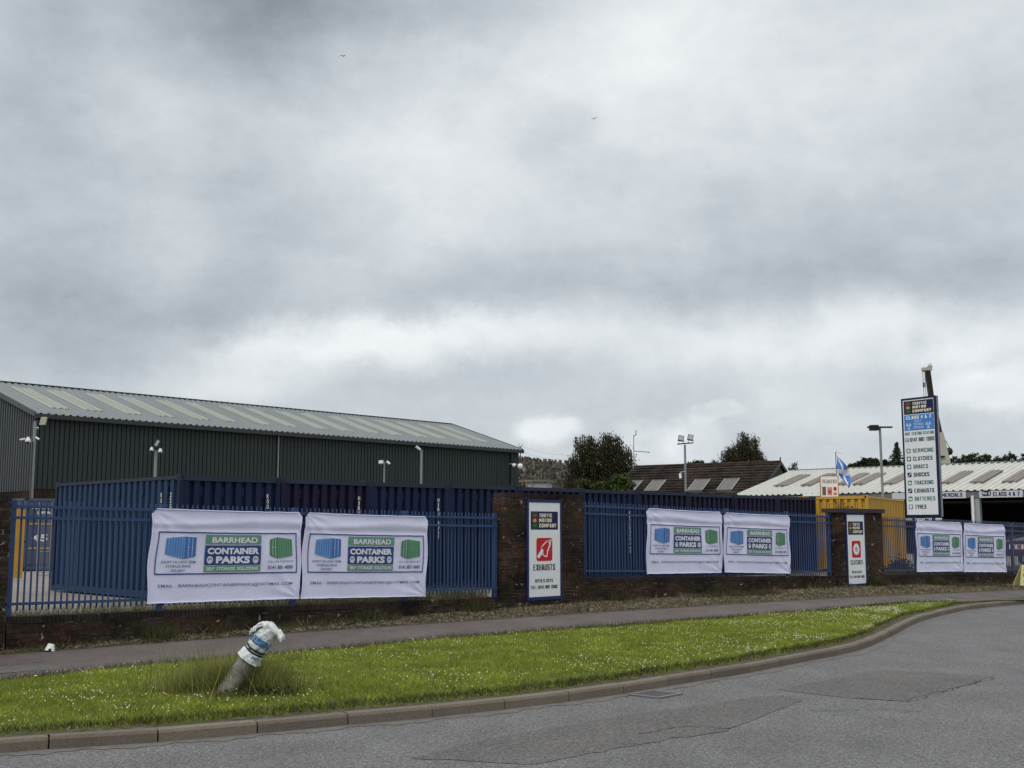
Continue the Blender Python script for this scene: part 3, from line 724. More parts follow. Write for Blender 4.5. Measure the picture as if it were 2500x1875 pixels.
    def drawn(x0, x1, xm, yt0, ytm, yt1, yb0, ybm, yb1, light, dark, doors_right, nb):
        quad2([(x0, yb0), (xm, ybm), (xm, ytm), (x0, yt0)], light if doors_right else dark)
        quad2([(xm, ybm), (x1, yb1), (x1, yt1), (xm, ytm)], dark if doors_right else light)
        st = []
        a0, a1, b0t, b1t, b0b, b1b = (x0, xm, yt0, ytm, yb0, ybm) if doors_right else (xm, x1, ytm, yt1, ybm, yb1)
        for i in range(nb):
            f0 = (i+.35)/nb; f1 = (i+.55)/nb
            q = lambda f, b: (a0+(a1-a0)*f, (b0b+(b1b-b0b)*f+.012) if b else (b0t+(b1t-b0t)*f-.012))
            st.append([q(f0, 1), q(f1, 1), q(f1, 0), q(f0, 0)])
        P.multi(st, dark if doors_right else dark, root, .0065, 'drawn_rib')
        st = []
        d0, d1, t0, t1, bb0, bb1 = (xm, x1, ytm, yt1, ybm, yb1) if doors_right else (x0, xm, yt0, ytm, yb0, ybm)
        for f in (.32, .66):
            xx = d0+(d1-d0)*f; zt_ = t0+(t1-t0)*f-.01; zb_ = bb0+(bb1-bb0)*f+.01
            st.append([(xx-.0012, zb_), (xx+.0012, zb_), (xx+.0012, zt_), (xx-.0012, zt_)])
            st.append([(xx-.005, (zt_+zb_)/2-.004), (xx+.004, (zt_+zb_)/2-.004), (xx+.004, (zt_+zb_)/2+.002), (xx-.005, (zt_+zb_)/2+.002)])
        P.multi(st, W, root, .007, 'drawn_door_bar')
    drawn(.092, .284, .212, .690, .712, .702, .520, .470, .497, M['ink_blue'], M['ink_blue_d'], True, 7)
    drawn(.778, .938, .836, .688, .712, .690, .505, .470, .500, M['ink_lgreen'], M['ink_lgreen_d'], False, 6)
    P.text('SHORT OR LONG TERM', .074, .286, .423, .450, K, root, bold=.006, shear=.15)
    P.text('STORAGE SPACE', .105, .258, .377, .404, K, root, bold=.006, shear=.15)
    P.text('FOR RENT', .137, .223, .331, .358, K, root, bold=.006, shear=.15)
    P.text('CALL FOR ASSISTANCE', .764, .942, .424, .446, M['ink_grey'], root, bold=.002)
    P.text('0141 881 4090', .766, .940, .348, .390, M['ink_grey'], root, bold=.022)
    P.text('EMAIL - BARRHEADCONTAINERPARKS@HOTMAIL.COM', .062, .945, .158, .200, M['ink_grey'], root, bold=.004)
banner(F1, (373,1242), (736,1252), (730,1461), (355,1474), 'white container-parks banner, first from the left on the blue railings', 1)
banner(F1, (744,1252), (1044,1262), (1037,1455.5), (733,1461.5), 'white container-parks banner just left of the tall brick pier', 2)
banner(F2, (1579,1241), (1760,1251), (1763,1398), (1578,1401), 'white container-parks banner right of the exhausts pier, with a fanned fold at its top', 3)
banner(F2, (1767,1252), (1926,1259), (1928,1400), (1767,1397), 'white container-parks banner next left of the clutches pier', 4)
banner(F2, (2236,1271), (2347,1276), (2350,1394.5), (2238,1396), 'white container-parks banner below the tall pylon sign', 5)
banner(F2, (2351,1277), (2451,1282), (2455,1396.5), (2353,1396), 'white container-parks banner nearest the right edge of the photo', 6)

# ------------------------------------------------------------ pier signs
M['sign_white'] = painted('sign_white', (.76, .78, .79), .45, .05, 2, .12)
M['sign_navy'] = plain('sign_navy', (.008, .012, .055), .5); M['sign_red'] = plain('sign_red', (.52, .012, .018), .5)
M['sign_blue'] = plain('sign_blue', (.06, .22, .55), .5); M['sign_green'] = plain('sign_green', (.05, .17, .13), .5)
M['sign_frame'] = painted('sign_frame_blue', (.010, .022, .11), .5, .15)
M['amber'] = plain('amber_paint', (.75, .28, .03), .5); M['tl_red'] = plain('dull_red_paint', (.38, .03, .02), .5); M['tl_green'] = plain('dull_green_paint', (.03, .14, .05), .5)
M['cream'] = plain('cream_lettering', (.72, .66, .5), .6)
def logo(P, x0, x1, y0, y1, root, lt, oy=.06):
    """navy company panel with a traffic light; y up"""
    w = x1-x0; h = y1-y0; Q = lambda a, b: (x0+a*w, y0+b*h)
    P.rect(x0, x1, y0, y1, M['sign_navy'], root, lt, 'logo_panel', 1, 1)
    P.multi([rrect(*(Q(.055, 0)[0], Q(.235, 0)[0]), Q(0, .05)[1], Q(0, .96)[1], .03*w, .03*h, 3)], M['tl_green'], root, lt+.001, 'traffic_light_outline')
    P.multi([rrect(*(Q(.07, 0)[0], Q(.22, 0)[0]), Q(0, .07)[1], Q(0, .94)[1], .03*w, .03*h, 3)], M['sign_navy'], root, lt+.002, 'traffic_light_case')
    P.poly(disc(*Q(.145, .77), .065*w, .11*h, 14), M['tl_red'], root, lt+.003, 'red_light')
    P.poly(disc(*Q(.145, .50), .062*w, .105*h, 14), M['amber'], root, lt+.003, 'amber_light')
    P.poly(disc(*Q(.145, .23), .062*w, .105*h, 14), M['tl_green'], root, lt+.003, 'green_light')
    for s_, a, b, yy in (('TRAFFIC', .30, .78, .68), ('MOTOR', .30, .76, .405), ('COMPANY', .30, .93, .12)):
        block_text(P, s_, Q(a, 0)[0], Q(b, 0)[0], Q(0, yy)[1], Q(0, yy+.21)[1], M['cream'], root, lt+.003, .2)
def pier_sign(fr, TL, TR, BR, BL_, yoff, label, word, icon):
    c = [fr.hit(u, v, yoff) for u, v in (TL, TR, BR, BL_)]
    x0 = (c[0][0]+c[3][0])/2; x1 = (c[1][0]+c[2][0])/2; zt = (c[0][1]+c[1][1])/2; zb = (c[2][1]+c[3][1])/2
    w = x1-x0; h = zt-zb
    root = empty('pier_sign', fr.w((x0+x1)/2, yoff, zb), fr.rz, label, 'sign')
    fw = .05
    f = MB(); f.box(-w/2, -w/2+fw, -.03, .0, 0, h); f.box(w/2-fw, w/2, -.03, 0, 0, h); f.box(-w/2+fw, w/2-fw, -.03, 0, 0, fw+.02); f.box(-w/2+fw, w/2-fw, -.03, 0, h-fw-.01, h)
    f.build('frame', M['sign_frame'], root)
    MB().box(-w/2+fw, w/2-fw, -.022, 0, fw+.02, h-fw-.01).build('panel', M['sign_white'], root)
    ww = w-2*fw; hh = h-2*fw-.03
    S = lambda a, b, l: (-w/2+fw+a*ww, -.022-l, fw+.02+b*hh)
    P = Print(S)
    logo(P, .06, .93, .71, .905, root, .002)
    P.multi([rrect(.235, .745, .376, .622, .06, .03, 5)], M['sign_red'], root, .002, 'icon_panel')
    W = M['sign_white']
    if icon == 'exhaust':
        P.poly([(.25, .425), (.31, .402), (.46, .468), (.44, .505), (.40, .508)], W, root, .003, 'exhaust_pipe')
        P.multi([[(.36, .505), (.40, .52), (.60, .59), (.56, .592), (.43, .545)], [(.60, .59), (.70, .575), (.69, .55), (.60, .47), (.565, .475), (.65, .555)],
                 [(.63, .588), (.66, .605), (.73, .600), (.71, .580), (.68, .595)], [(.42, .445), (.50, .42), (.58, .418), (.60, .47), (.57, .47), (.555, .432), (.50, .434), (.44, .455)]], W, root, .003, 'exhaust_outline')
    else:
        P.poly(disc(.49, .499, .175, .083, 26), W, root, .003, 'clutch_disc')
        P.multi(ring(.49, .499, .075, .036, .72, 18), M['ink_blue_d'], root, .004, 'clutch_ring')
        P.poly(disc(.49, .499, .028, .013, 12), M['ink_blue_d'], root, .004, 'clutch_hub')
    block_text(P, word, .14, .83, .277, .342, M['black_letter'], root, .003, .15)
    block_text(P, 'OPEN 6 DAYS', .19, .76, .150, .187, M['sign_green'], root, .003, .16)
    block_text(P, 'TEL: 0141 881 1990', .06, .90, .083, .119, M['sign_navy'], root, .003, .16)
pier_sign(F1, (1286.8,1219), (1370,1221.5), (1369,1464.4), (1283.5,1464.4), -.172, 'blue framed white EXHAUSTS sign with a red silencer icon on the wide brick pier', 'EXHAUSTS', 'exhaust')
pier_sign(F2, (2063.5,1250.5), (2110.5,1253), (2115,1431), (2067,1431.5), -.172, 'white CLUTCHES sign with a red clutch icon on the flat-topped brick pier', 'CLUTCHES', 'clutch')

# ------------------------------------------------------------ tall pylon sign
pa = at(2208, 1120, 39.0); pb = at(2292, 1120, 37.9)
dx = pb.x-pa.x; dy = pb.y-pa.y; pw = math.hypot(dx, dy); prz = math.atan2(dy, dx)
mid = ((pa.x+pb.x)/2, (pa.y+pb.y)/2)
pz0 = at(2250, 1261, mid[1]).z; pz1 = at(2245, 970, mid[1]).z; ph_ = pz1-pz0
ps = empty('pylon_sign', (mid[0], mid[1], .42), prz, 'tall blue framed motor-company pylon sign listing servicing, clutches, brakes and tyres', 'sign')
zb_ = pz0-.42; ft = .06; hw = pw/2
f = MB(); f.box(-hw, -hw+ft, -.06, .06, zb_, zb_+ph_); f.box(hw-ft, hw, -.06, .06, zb_, zb_+ph_); f.box(-hw+ft, hw-ft, -.06, .06, zb_, zb_+ft); f.box(-hw+ft, hw-ft, -.06, .06, zb_+ph_-ft, zb_+ph_)
f.build('frame', M['sign_navy'], ps)
MB().box(hw, hw+.012, .0, .09, zb_-.01, zb_+ph_).build('side_trim', M['galv'], ps)
MB().box(-hw+ft, hw-ft, -.05, .05, zb_+ft, zb_+ph_-ft).build('panel', M['sign_white'], ps)
for x in (-.28*pw, .30*pw): MB().box(x-.06, x+.06, -.05, .05, 0, zb_).build('post', M['sign_frame'], ps)
MB().box(-hw, hw, -.03, .03, zb_-.13, zb_-.05).build('crossbar', M['white_plastic'], ps)
S = lambda a, b, l: (-hw+ft+a*(pw-2*ft), -.05-l, zb_+ft+b*(ph_-2*ft)); P = Print(S)
logo(P, .03, .985, .872, .99, ps, .003)
P.rect(.03, .985, .73, .866, M['sign_blue'], ps, .003, 'printed_panel', 1, 1)
W = M['sign_white']
block_text(P, 'CLASS 4 & 7', .10, .90, .828, .857, W, ps, .005, .19)
for i, s_ in enumerate(('M.O.T.', 'TESTING', 'STATION')): P.text(s_, .33+(.05 if i == 0 else 0), .64-(.05 if i == 0 else 0), .801-.028*i, .820-.028*i, W, ps, .005, .0)
for cx in (.17, .80):     # three-triangle test mark
    tr = []
    for ox, oy in ((-.045, .0), (.045, .0), (0, -.030)):
        x, y = cx+ox, .782+oy; o_ = [(x-.045, y-.011), (x+.045, y-.011), (x, y+.016)]; i_ = [(x-.02, y-.006), (x+.02, y-.006), (x, y+.006)]
        for k in range(3): tr.append([o_[k], o_[(k+1) % 3], i_[(k+1) % 3], i_[k]])
    P.multi(tr, W, ps, .006, 'test_mark')
block_text(P, 'MOT TESTING STATION', .04, .96, .690, .716, M['sign_green'], ps, .004, .17)
block_text(P, '0141 881 1990', .19, .97, .632, .667, M['sign_navy'], ps, .004, .16)
P.multi([rrect(.04, .155, .634, .664, .02, .004)], M['sign_navy'], ps, .004, 'icon'); P.multi([rrect(.06, .135, .640, .648, .01, .002), [(.055,.652),(.14,.652),(.13,.659),(.065,.659)]], W, ps, .005, 'icon_detail')
rows = [('SERVICING', 'g', .66), ('CLUTCHES', 'n', .62), ('BRAKES', 'g', .47), ('SHOCKS', 'n', .50), ('TRACKING', 'g', .62), ('EXHAUSTS', 'n', .63), ('BATTERIES', 'g', .65), ('TYRES', 'n', .36)]
for i, (s_, cl, w_) in enumerate(rows):
    y = .553-.0693*i; mc = M['sign_green'] if cl == 'g' else M['sign_navy']
    block_text(P, s_, .265, .265+w_, y-.017, y+.018, mc, ps, .004, .16)
    P.multi([rrect(.065, .195, y-.019, y+.020, .02, .005)], mc, ps, .004, 'icon')
    if s_ in ('SHOCKS', 'EXHAUSTS'): P.multi([[(.08, y-.013), (.10, y-.015), (.18, y+.013), (.16, y+.015)]] + ([[(.13, y-.010), (.165, y-.004), (.15, y+.001)]] if s_ == 'EXHAUSTS' else []), W, ps, .005, 'icon_detail')
    elif s_ in ('BATTERIES', 'TRACKING'): P.multi([[(.085, y-.011), (.175, y-.011), (.175, y+.006), (.085, y+.006)], [(.095, y+.009), (.12, y+.009), (.12, y+.013), (.095, y+.013)]], W, ps, .005, 'icon_detail')
    elif s_ == 'TYRES': P.multi([rrect(.085, .175, y-.014, y+.015, .01, .003)], W, ps, .005, 'icon_detail')
    else:
        P.poly(disc(.13, y, .045, .0135, 14), W, ps, .005, 'icon_detail')
        if s_ == 'SERVICING': P.multi([[(.11, y+.004), (.13, y-.004), (.155, y+.008), (.13, y+.0)]], mc, ps, .006, 'icon_detail')

# ------------------------------------------------------------ containers
CW, CD, CH = 2.438, 6.058, 2.591
def corr(L_, z0, z1, pitch, d, mat_name, y=0, ph=0):
    """trapezoid corrugation along x, face looking -y; inner flat is recessed by d"""
    mb = MB(); xs = []; x = 0; n = max(1, round(L_/pitch)); p = L_/n
    pts = []
    for i in range(n): 
        a = i*p; pts += [(a, 0), (a+p*.50, 0), (a+p*.58, d), (a+p*.92, d)]
    pts.append((L_, 0))
    for x, dd in pts: mb.v += [(x, y+dd, z0), (x, y+dd, z1)]
    for i in range(len(pts)-1): mb.f.append([2*i, 2*i+2, 2*i+3, 2*i+1]); mb.sm.append(False)
    return mb
def container_meshes(mb_, ms_, doors=False):
    """list of (name, mesh, loc, rz); origin: front left bottom corner; front looks -y"""
    out = []
    fw_ = corr(CW-.20, .16, CH-.12, .262, .075, 'f'); out.append(('front_wall', fw_.mesh('front_wall', mb_), (.10, .02, 0), 0))
    sw = corr(CD-.3, .16, CH-.10, .276, .06, 's'); me = sw.mesh('side_wall', ms_)
    out.append(('side_wall', me, (.02, CD-.15, 0), -math.pi/2)); out.append(('side_wall', me, (CW-.02, .15, 0), math.pi/2))
    out.append(('back_wall', MB().box(.1, CW-.1, CD-.06, CD-.02, .16, CH-.1).mesh('back_wall', mb_), (0,0,0), 0))
    out.append(('roof', MB().box(.04, CW-.04, .04, CD-.04, CH-.075, CH-.035).mesh('roof', mb_), (0,0,0), 0))
    out.append(('floor', MB().box(.06, CW-.06, .06, CD-.06, .12, .16).mesh('floor', M['dark']), (0,0,0), 0))
    pm = MB().box(0, .10, 0, .11, .118, CH-.118).mesh('corner_post', mb_)
    for x in (0, CW-.10):
        for y in (0, CD-.11): out.append(('corner_post', pm, (x, y, 0), 0))
    cb = MB().box(0, .162, 0, .178, 0, .118); 
    # corner casting; flat dark ovals on front and side paint its holes' shade
    cb.mesh
    cm = cb.mesh('corner_casting', M['container_rail'] if mb_.name.startswith('container_') and 'yellow' not in mb_.name else mb_)
    hole = MB()
    for (cx, cy, ax) in ((.081, -.002, 'y'),):
        pts = [(cx+.032*math.cos(a), -.003, .06+.045*math.sin(a)) for a in [2*math.pi*i/12 for i in range(12)]]; hole.add(pts, [tuple(range(12))])
    pts = [(-.003, .089+.04*math.cos(a), .06+.04*math.sin(a)) for a in [2*math.pi*i/12 for i in range(12)]]; hole.add(pts, [tuple(range(12))[::-1]])
    hm = hole.mesh('casting_hole_shade', M['dark'])
    for x in (0, CW-.162):
        for y in (0, CD-.178):
            for z in (0, CH-.118):
                out.append(('corner_casting', cm, (x, y, z), 0))
                if y == 0: out.append(('casting_hole_shade', hm, (x, y, z), 0))
    out.append(('top_rail', MB().box(.162, CW-.162, 0, .06, CH-.125, CH-.03).mesh('top_rail', M['container_rail'] if 'navy' in mb_.name else mb_), (0,0,0), 0))
    out.append(('bottom_rail', MB().box(.162, CW-.162, 0, .07, .015, .16).mesh('bottom_rail', mb_), (0,0,0), 0))
    sr = MB().box(0, .06, .178, CD-.178, CH-.10, CH-.03).mesh('top_rail', M['container_rail'] if 'navy' in mb_.name else ms_); br = MB().box(0, .05, .178, CD-.178, .02, .16).mesh('bottom_rail', ms_)
    out += [('top_rail', sr, (0,0,0), 0), ('top_rail', sr, (CW-.06,0,0), 0), ('bottom_rail', br, (0,0,0), 0), ('bottom_rail', br, (CW-.05,0,0), 0)]
    v = MB(); v.box(-.035, .035, -.012, .03, 0, .19); v.box(-.05, .05, -.016, .03, .17, .20); vm = v.mesh('vent', mb_)
    pf = (CW-.20)/round((CW-.20)/.262)
    for k in (1, 3, 5, 7): out.append(('vent', vm, (.10+pf*(k+.75), .075, 2.14), 0))
    v = MB(); v.box(-.035, .035, -.012, .03, 0, .17); v.box(-.05, .05, -.016, .03, .15, .18); vm = v.mesh('vent', ms_); pl = (CD-.3)/round((CD-.3)/.276)
    for k in (1, 5, 9, 13, 18): out.append(('vent', vm, (.03, .15+pl*(k+.5), 2.18), -math.pi/2))
    return out
CM = {}
def container(loc, rz, mb_, ms_, label, codes=(), grp=None, skip=()):
    key = (mb_.name, ms_.name)
    if key not in CM: CM[key] = container_meshes(mb_, ms_)
    root = empty('shipping_container', loc, rz, label, 'container', grp)
    for nm, me, l, r in CM[key]:
        link(nm, me, root, loc=l, rz=r)
    for (sx, x, z, h, face, mat) in codes:       # stacked stencil characters
        mb = MB()
        for i, ch in enumerate(sx):
            if ch == ' ': continue
            V, Fs = txt(ch, .02); w_ = h*.62 if ch not in 'I1' else h*.3; zz_ = z-(i+1)*h*1.22
            if face == 'front': pts = [(x+a*w_-w_/2, .008, zz_+b*h) for a, b in V]
            else: pts = [(.008, x-a*w_+w_/2, zz_+b*h) for a, b in V]
            mb.add(pts, Fs)
        mb.build('lettering', mat, root)
    return root
FC = Frame(at(435, 1300, 24.1).x, 24.1, R(45.6)); gz = .45
ords = ['leftmost dark blue container in the row, its long corrugated side turned to the yard gate', 'second blue container from the left, its end behind the first two banners', 'third blue container from the left, above the second banner', 'fourth blue container from the left, beside the tall pier and half hidden by it',
 'blue container whose end is mostly hidden by the exhausts pier', 'blue container just right of the exhausts pier, long white code down its end', 'blue container above the left part of the third banner', 'blue container above the gap of the third and fourth banners', 'blue container above the fourth banner', 'last blue container of the row, next to the yellow one']
codes = ['KOOU 1104', 'NIBU 4082', 'NIBU 4061', 'NIB', 'KKTU 81', 'KKTU0155461', 'NIBU 40', 'KOOU 22', 'KOOU 11', 'KKTU 08']
for i in range(10):
    p = FC.w(i*2.452, random.uniform(-.02, .02), gz+random.uniform(-.01, .012)-.0*i)
    mb_ = M['container_blue'] if i in (0, 2, 3, 5) else M['container_blue_b']
    cds = [(codes[i], .1+(CW-.2)/9*(8.15 if i != 3 else 7.9), 2.24 if i < 5 else 2.0, .092, 'front', M['white_letter'])]
    if i == 0: cds = [('KOOU110442', .15+.62, 2.24, .095, 'side', M['white_letter']), ('22G1', .15+.22, 2.24, .095, 'side', M['white_letter']), ('KOO', .1+(CW-.2)/9*8.15, 2.24, .092, 'front', M['white_letter'])]
    container(p, FC.rz, mb_, M['container_side'] if i == 0 else mb_, ords[i], cds, 'row of blue storage containers')
# timber bearer and shadow gap under the first one
# yellow container
yc = at(2121.5, 1300, 41.0); yh = R(30)
# its end face runs from the corner to the left and away; its long side to the right and away
yr = math.atan2(math.sin(R(60)), -math.cos(R(60)))   # unused helper angle
yex = Vector((-math.cos(yh), math.sin(yh), 0))
y0_ = Vector((yc.x, yc.y, .35))+yex*CW
yroot = container((y0_.x, y0_.y, .50), math.atan2(-yex.y, -yex.x), M['container_yellow'], M['container_yellow'], 'yellow shipping container behind the clutches pier', [], None)
for row, z in (('ICSU', 2.27), ('170350 4', 2.13)):
    V, Fs = txt(row, .01); w_ = .62 if row != 'ICSU' else .34
    mb = MB(); mb.add([(1.30+a*w_, .008, z+b*.095) for a, b in V], Fs); mb.build('lettering', M['black_letter'], yroot)
# containers at the left edge of the yard
gc = at(57, 1300, 42); 
groot = container((gc.x, gc.y, .45), R(38), M['container_grey'], M['container_grey'], 'grey blue container with CONTAINERS LEASING and 45 on its end, seen through the left railings', [])
def flat_text(root, s_, x0, x1, z0, z1, mat, bold=.01, y=.006, nm='lettering'):
    V, Fs = txt(s_, bold); mb = MB(); mb.add([(x0+a*(x1-x0), y, z0+b*(z1-z0)) for a, b in V], Fs); return mb.build(nm, mat, root)
MB().box(.14, CW-.14, .010, .03, .2, CH-.16).build('door_panel', M['container_grey'], groot)
flat_text(groot, 'CONTAINERS', .25, 1.9, 2.17, 2.27, M['white_letter'], .03)
flat_text(groot, 'LEASING', .45, 1.6, 2.0, 2.10, M['white_letter'], .03)
flat_text(groot, '45', .30, .85, 1.02, 1.28, M['white_letter'], .05)
for x in (.5, .95, 1.45, 1.95): MB().cyl((x, -.02, .2), (x, -.02, CH-.15), .018, n=6).build('locking_bar', M['galv'], groot)
for z in (.75, 1.62): MB().box(.2, 1.0, -.004, .006, z, z+.06).build('stripe', M['yellow'], groot)
rc = at(40, 1300, 49); container((rc.x, rc.y, .62), R(40), painted('container_rust_red', (.12, .03, .022), .6, .3), painted('container_rust_red_side', (.12, .03, .022), .6, .3), 'rust red container, only its top edge showing behind the grey blue one')
lc = at(112, 1300, 36.0); 
# yellow slab doors leaning by the pier
yy = empty('timber_stack', at(12, 1300, 34.5)-Vector((0, 0, at(12, 1300, 34.5).z-.45)), R(44), 'tall orange-yellow boards standing upright beside the left brick pier', 'boards')
for k, x in enumerate((0.0, .33, .50)):
    MB().box(x*.85, x*.85+.13, -.04, .04, .02, 2.07-k*.02).build('board', M['yellow'], yy)
MB().box(-.05, .6, -.02, .05, 1.05, 1.12).build('batten', M['dark'], yy)
# galvanised mesh gate leaning by the first container
gp_ = at(91, 1372, 36.0); gt = empty('mesh_gate', (gp_.x, gp_.y, .45), R(20), 'galvanised mesh gate leaf standing open left of the first blue container', 'gate')
f = MB()
for x in (0, .36): f.cyl((x, 0, 0), (x, 0, 1.95), .022, n=6)
for z in (.05, .78, 1.93): f.cyl((0, 0, z), (.36, 0, z), .014, n=6)
f.build('frame', M['galv'], gt); f = MB()
for i in range(34): f.cyl((0, 0, .08+i*.055), (.36, 0, .08+i*.055), .005, n=4)
for i in range(1, 5): f.cyl((i*.072, 0, .05), (i*.072, 0, 1.93), .004, n=4)
f.build('mesh_infill', M['galv'], gt)
# ------------------------------------------------------------ warehouse
FW = Frame(-.4097*60, 60, R(42)); E_ = 6.0; WL = 37.5; WD = 14.8; WZ = EYE+E_; RZ = EYE+8.32; GB = .42
t = MT('cladding_dark_green', .55, .3); t.col(t.mix(t.noise(.5, 5, stretch=(1, 1, .3)), (.020, .031, .029), (.032, .043, .042))); M['clad'] = t.m
M['clad_side'] = painted('cladding_grey', (.075, .085, .093), .6, .15, .6, .3)
M['clad_roof'] = painted('roof_sheet_grey', (.18, .20, .205), .55, .12, .35, .35, .3)
M['rooflight'] = painted('rooflight_yellowed', (.30, .295, .225), .5, .15, 2.8, .4)
M['trim'] = painted('dark_trim', (.03, .035, .037), .5, .2)
wr = empty('warehouse', FW.w(0, 0, GB), FW.rz, 'long dark green clad warehouse with grey roof and pairs of rooflights', 'warehouse')
H = WZ-GB; HR = RZ-GB; zc0 = 3.55     # cladding starts above a brick base
mb = MB(); xs_ = []
for i in range(int(WL/.272)):
    a_ = i*.272; xs_ += [(a_, 0), (a_+.205, 0), (a_+.215, .06), (a_+.262, .06)]
xs_.append((WL, 0))
for x_, d_ in xs_: mb.v += [(x_, d_, zc0), (x_, d_, H-.12)]
for i in range(len(xs_)-1): mb.f.append([2*i, 2*i+2, 2*i+3, 2*i+1]); mb.sm.append(False)
mb.build('front_cladding', M['clad'], wr)
sidec = MB(); n = int(WD/.27)
pts = []
for i in range(n+1):
    a = WD*i/n; p = WD/n; pts += [(a, 0), (a+p*.40, 0), (a+p*.46, .12), (a+p*.94, .12)]
pts = [q for q in pts if q[0] <= WD]
for x, dd in pts:
    zt_ = H-.12+(HR-H)*(1-abs(x-WD/2)/(WD/2)); sidec.v += [(dd, x, zc0-.1), (dd, x, zt_)]
for i in range(len(pts)-1): sidec.f.append([2*i, 2*i+1, 2*i+3, 2*i+2]); sidec.sm.append(False)
sidec.build('gable_cladding', M['clad_side'], wr)
b = MB(); b.box(.05, WL-.05, .05, WD-.05, 0, zc0+.1); b.build('base_wall', brick_mat('far_brick', [(.03,.02,.018), (.042,.026,.021)], .8), wr)
b = MB(); b.add([(WL-.02,0,0),(WL-.02,WD,0),(WL-.02,WD,H-.1),(WL-.02,WD/2,HR-.1),(WL-.02,0,H-.1),(0,WD,0),(0,WD,H-.1)], [(0,1,2,3,4),(1,5,6,2)]); b.build('rear_cladding', M['clad'], wr)
def roof_slope(root, L_, D_, z0, z1, pitch, d, ov, mat, y0=0, name='roof', skew=None):
    """ribbed sheeting rising from (y0, z0) to (y0+D_, z1)"""
    mb = MB(); n = int((L_+2*ov)/pitch); p = (L_+2*ov)/n; nrm = Vector((0, -(z1-z0), D_)).normalized(); pts = []
    for i in range(n): pts += [(-ov+i*p, 0), (-ov+i*p+p*.5, 0), (-ov+i*p+p*.62, d), (-ov+i*p+p*.88, d)]
    pts.append((L_+ov, 0))
    for x, dd in pts:
        for y, z in ((y0, z0), (y0+D_, z1)): mb.v.append((x, y+nrm.y*dd, z+nrm.z*dd))
    for i in range(len(pts)-1): mb.f.append([2*i, 2*i+2, 2*i+3, 2*i+1]); mb.sm.append(False)
    return mb.build(name, mat, root)
ov = .35; sl_ = (HR-H)/(WD/2)
roof_slope(wr, WL, WD/2+.25, H-.25*sl_, HR, .40, .06, .15, M['clad_roof'], -.25)
back = MB(); back.add([(-.15, WD/2, HR), (WL+.15, WD/2, HR), (WL+.15, WD+.25, H-.25*sl_), (-.15, WD+.25, H-.25*sl_)], [(0,1,2,3)]); back.build('roof', M['clad_roof'], wr)
MB().bar((-.18, WD/2, HR+.05), (WL+.18, WD/2, HR+.05), .35, .05).build('ridge_cap', M['trim'], wr)
MB().box(-.15, WL+.15, -.42, -.22, H-.32, H-.09).build('gutter', M['trim'], wr)
for x in (-.16, WL+.16):
    MB().bar((x, -.28, H-.12), (x, WD/2, HR-.02), .06, .26).build('verge_trim', M['clad_side'], wr)
    MB().bar((x, WD+.28, H-.12), (x, WD/2, HR-.02), .06, .26).build('verge_trim', M['clad_side'], wr)
MB().box(-.03, .08, -.03, .08, 0, H-.2).build('corner_trim', M['trim'], wr)
nrm = Vector((0, -sl_, 1)).normalized()
for i in range(8):
    for j in (0, 1):
        x = 1.4+i*(WL-1.5)/8+j*2.05; m_ = MB()
        for k in range(4):
            a = x+k*.27+random.uniform(-.01, .01); b_ = a+.25; ya = 1.45+random.uniform(-.14, .14); yb = WD/2-1.25+random.uniform(-.15, .15)
            q = [Vector((xx, yy_, H+yy_*sl_))+nrm*.052 for xx, yy_ in ((a, ya), (b_, ya), (b_, yb), (a, yb))]
            m_.add(q+[p-nrm*.05 for p in q], [(0,1,2,3),(4,7,6,5),(0,4,5,1),(1,5,6,2),(2,6,7,3),(3,7,4,0)])
        m_.build('rooflight', M['rooflight'], wr)
for x in (15.3,): MB().cyl((x, -.08, zc0), (x, -.08, H-.3), .05, n=8).build('downpipe', M['galv'], wr)
MB().cyl((WL-.9, -.10, 1), (WL-.9, -.10, H-.3), .10, n=8).build('downpipe', M['trim'], wr)
# ------------------------------------------------------------ cctv masts etc.
def camera_head(root, p, s=.16, dx=0):
    m_ = MB(); p = Vector(p); m_.sphere(p, s, 10, (1, 1, .95)); m_.cyl(p+Vector((0, 0, s*.5)), p+Vector((0, 0, s*1.3)), s*.75, s*.5, 8); m_.build('camera_dome', M['white_plastic'], root)
    MB().sphere(p+Vector((0, -s*.25, -s*.45)), s*.7, 8).build('lens', M['lens'], root)
def bullet(root, p, d, l=.34, r=.06):
    p = Vector(p); d = Vector(d).normalized(); MB().cyl(p, p+d*l, r, r*.95, 8).build('camera', M['white_plastic'], root)
    MB().cyl(p+d*l, p+d*(l+.01), r*.7, r*.7, 8).build('lens', M['lens'], root)
def flood(root, p, w, h, ax, az, rz=0, glass=None, frame=None):
    m_ = MB(); T = Matrix.Translation(p) @ Matrix.Rotation(rz, 4, 'Z') @ Matrix.Rotation(az, 4, 'Y') @ Matrix.Rotation(ax, 4, 'X')
    m_.box(-w/2, w/2, 0, .07, -h/2, h/2, T)
    for k in range(7): m_.box(-w/2+.02+k*(w-.06)/7, -w/2+.03+k*(w-.06)/7, .07, .12, -h/2+.03, h/2-.03, T)
    o = m_.build('floodlight', frame or M['trim'], root)
    MB().box(-w/2+.025, w/2-.025, -.006, 0, -h/2+.025, h/2-.025, T).build('floodlight_glass', glass or M['flood_glass'], root)
def mast(u, vt, vb, Y, r, label, cat='mast', lean=0):
    a = at(u, vt, Y); root = empty('camera_mast', (a.x, a.y, .42), 0, label, cat)
    h = a.z-.42; MB().cyl((-lean, 0, 0), (0, 0, h), r*1.25, r, 10).build('pole', M['galv'], root); return root, h
root, h = mast(86, 1029, 1180, 46, .06, 'galvanised mast with white dome camera and cream floodlight at the corner of the warehouse')
